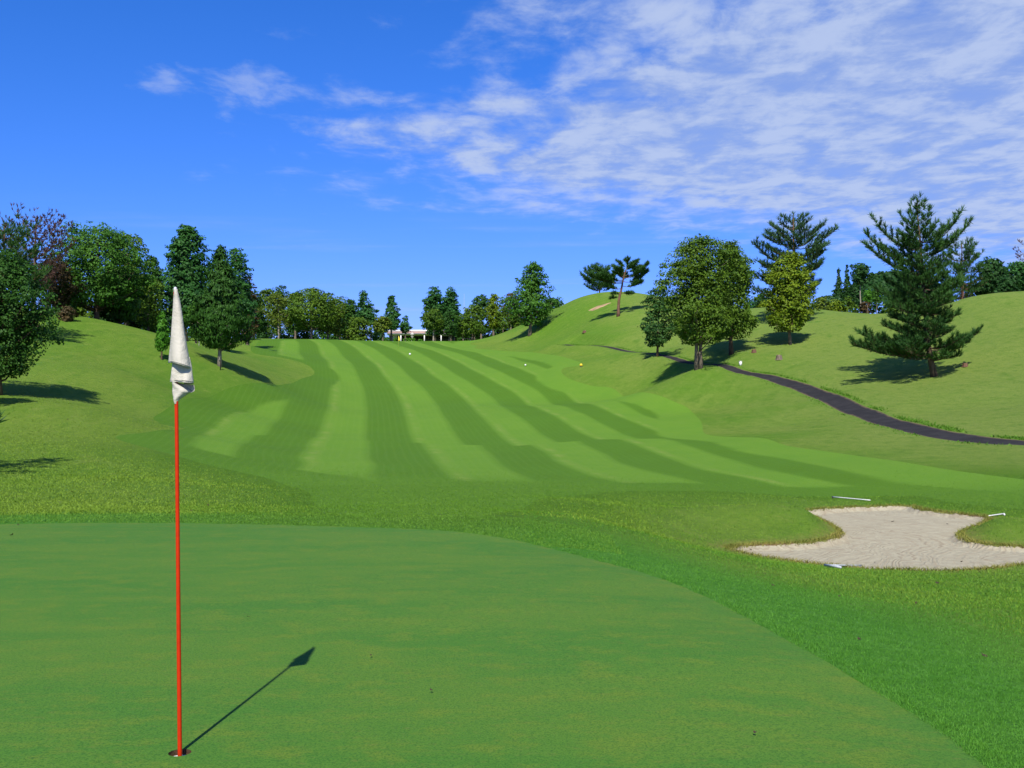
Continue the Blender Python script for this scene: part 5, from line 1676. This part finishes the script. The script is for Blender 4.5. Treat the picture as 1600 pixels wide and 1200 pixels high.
# longer tufts along the uphill verge of the cart path
def verge():
    rng = np.random.default_rng(12)
    n = 9000
    k = rng.integers(0, len(PATH) - 1, n)
    f = rng.uniform(0, 1, n)
    P = PATH[k] * (1 - f)[:, None] + PATH[k + 1] * f[:, None]
    d = unit(PATH[k + 1] - PATH[k])
    nrm_ = np.stack([d[:, 1], -d[:, 0]], 1)
    nrm_ *= np.where(nrm_[:, :1] < 0, -1, 1)
    off = rng.choice([1] * 9 + [-1], n) * (1.05 + np.abs(rng.normal(0, .30, n)))
    P = P + nrm_ * off[:, None]
    keep = (np.sin(P[:, 1] * .31) + np.sin(P[:, 1] * .83 + 1) + rng.normal(0, .5, n)) > -.5
    P = P[keep]; n = len(P)
    z = height(P[:, 0], P[:, 1]) - .02
    h = rng.uniform(.05, .17, n); a = rng.uniform(0, 6.28, n); wd = rng.uniform(.03, .07, n)
    b = rng.normal(0, .5, (n, 2)) * h[:, None]
    V = np.empty((n, 3, 3))
    V[:, 0] = np.stack([P[:, 0] - np.cos(a) * wd, P[:, 1] - np.sin(a) * wd, z], 1)
    V[:, 1] = np.stack([P[:, 0] + np.cos(a) * wd, P[:, 1] + np.sin(a) * wd, z], 1)
    V[:, 2] = np.stack([P[:, 0] + b[:, 0], P[:, 1] + b[:, 1], z + h], 1)
    me = set_mesh('verge_grass', V.reshape(-1, 3), np.arange(n * 3).reshape(-1, 3), 3)
    me.attributes.new('tint', 'FLOAT', 'FACE').data.foreach_set('value', rng.uniform(0, 1, n).astype(np.float32))
    o = link_mesh('verge_grass', me, leaf_mat('verge', (.055, .150, .008), (.105, .225, .016), .25))
    tag(o, 'longer green grass tufts along the edges of the cart path', 'grass', None, 'stuff')
verge()

# fallen leaves on the turf
leafm = plain_mat("dry fallen leaf", (.055, .034, .018), .8, .3, 40)
me = bpy.data.meshes.new('fallen_leaf')
me.from_pydata([(-.5, 0, .1), (-.15, .28, .0), (.25, .22, .12), (.5, 0, .3), (.22, -.24, .05), (-.18, -.26, .14), (0, 0, .05)], [], [(0, 6, 1), (1, 6, 2), (2, 6, 3), (3, 6, 4), (4, 6, 5), (5, 6, 0)])
me.materials.append(leafm)
rng = random.Random(4)
for (u, v, s) in [(1538, 1028, .055), (1208, 917, .05), (1312, 934, .05), (1343, 1002, .045), (1432, 945, .05), (1465, 913, .09), (325, 791, .09), (163, 758, .10), (113, 770, .09), (298, 800, .08), (18, 838, .07),
                  (28, 822, .06), (1195, 898, .05), (690, 806, .07), (105, 656, .16), (388, 967, .035), (580, 1028, .03), (674, 1083, .03), (1480, 1010, .04), (1180, 1150, .03), (1367, 880, .05), (1480, 820, .08), (1502, 879, .07), (1173, 860, .07), (1395, 816, .10)]:
    p = on_ground(u, v)
    o = bpy.data.objects.new('fallen_leaf', me)
    C.objects.link(o)
    o.location = (p[0], p[1], p[2] + .018)
    o.scale = (s, s, s)
    o.rotation_euler = (rng.uniform(-.4, .4), rng.uniform(-.4, .4), rng.uniform(0, 6.28))
    tag(o, 'tiny dry brown leaf lying on the mown turf', 'leaf', 'fallen leaves on the turf')
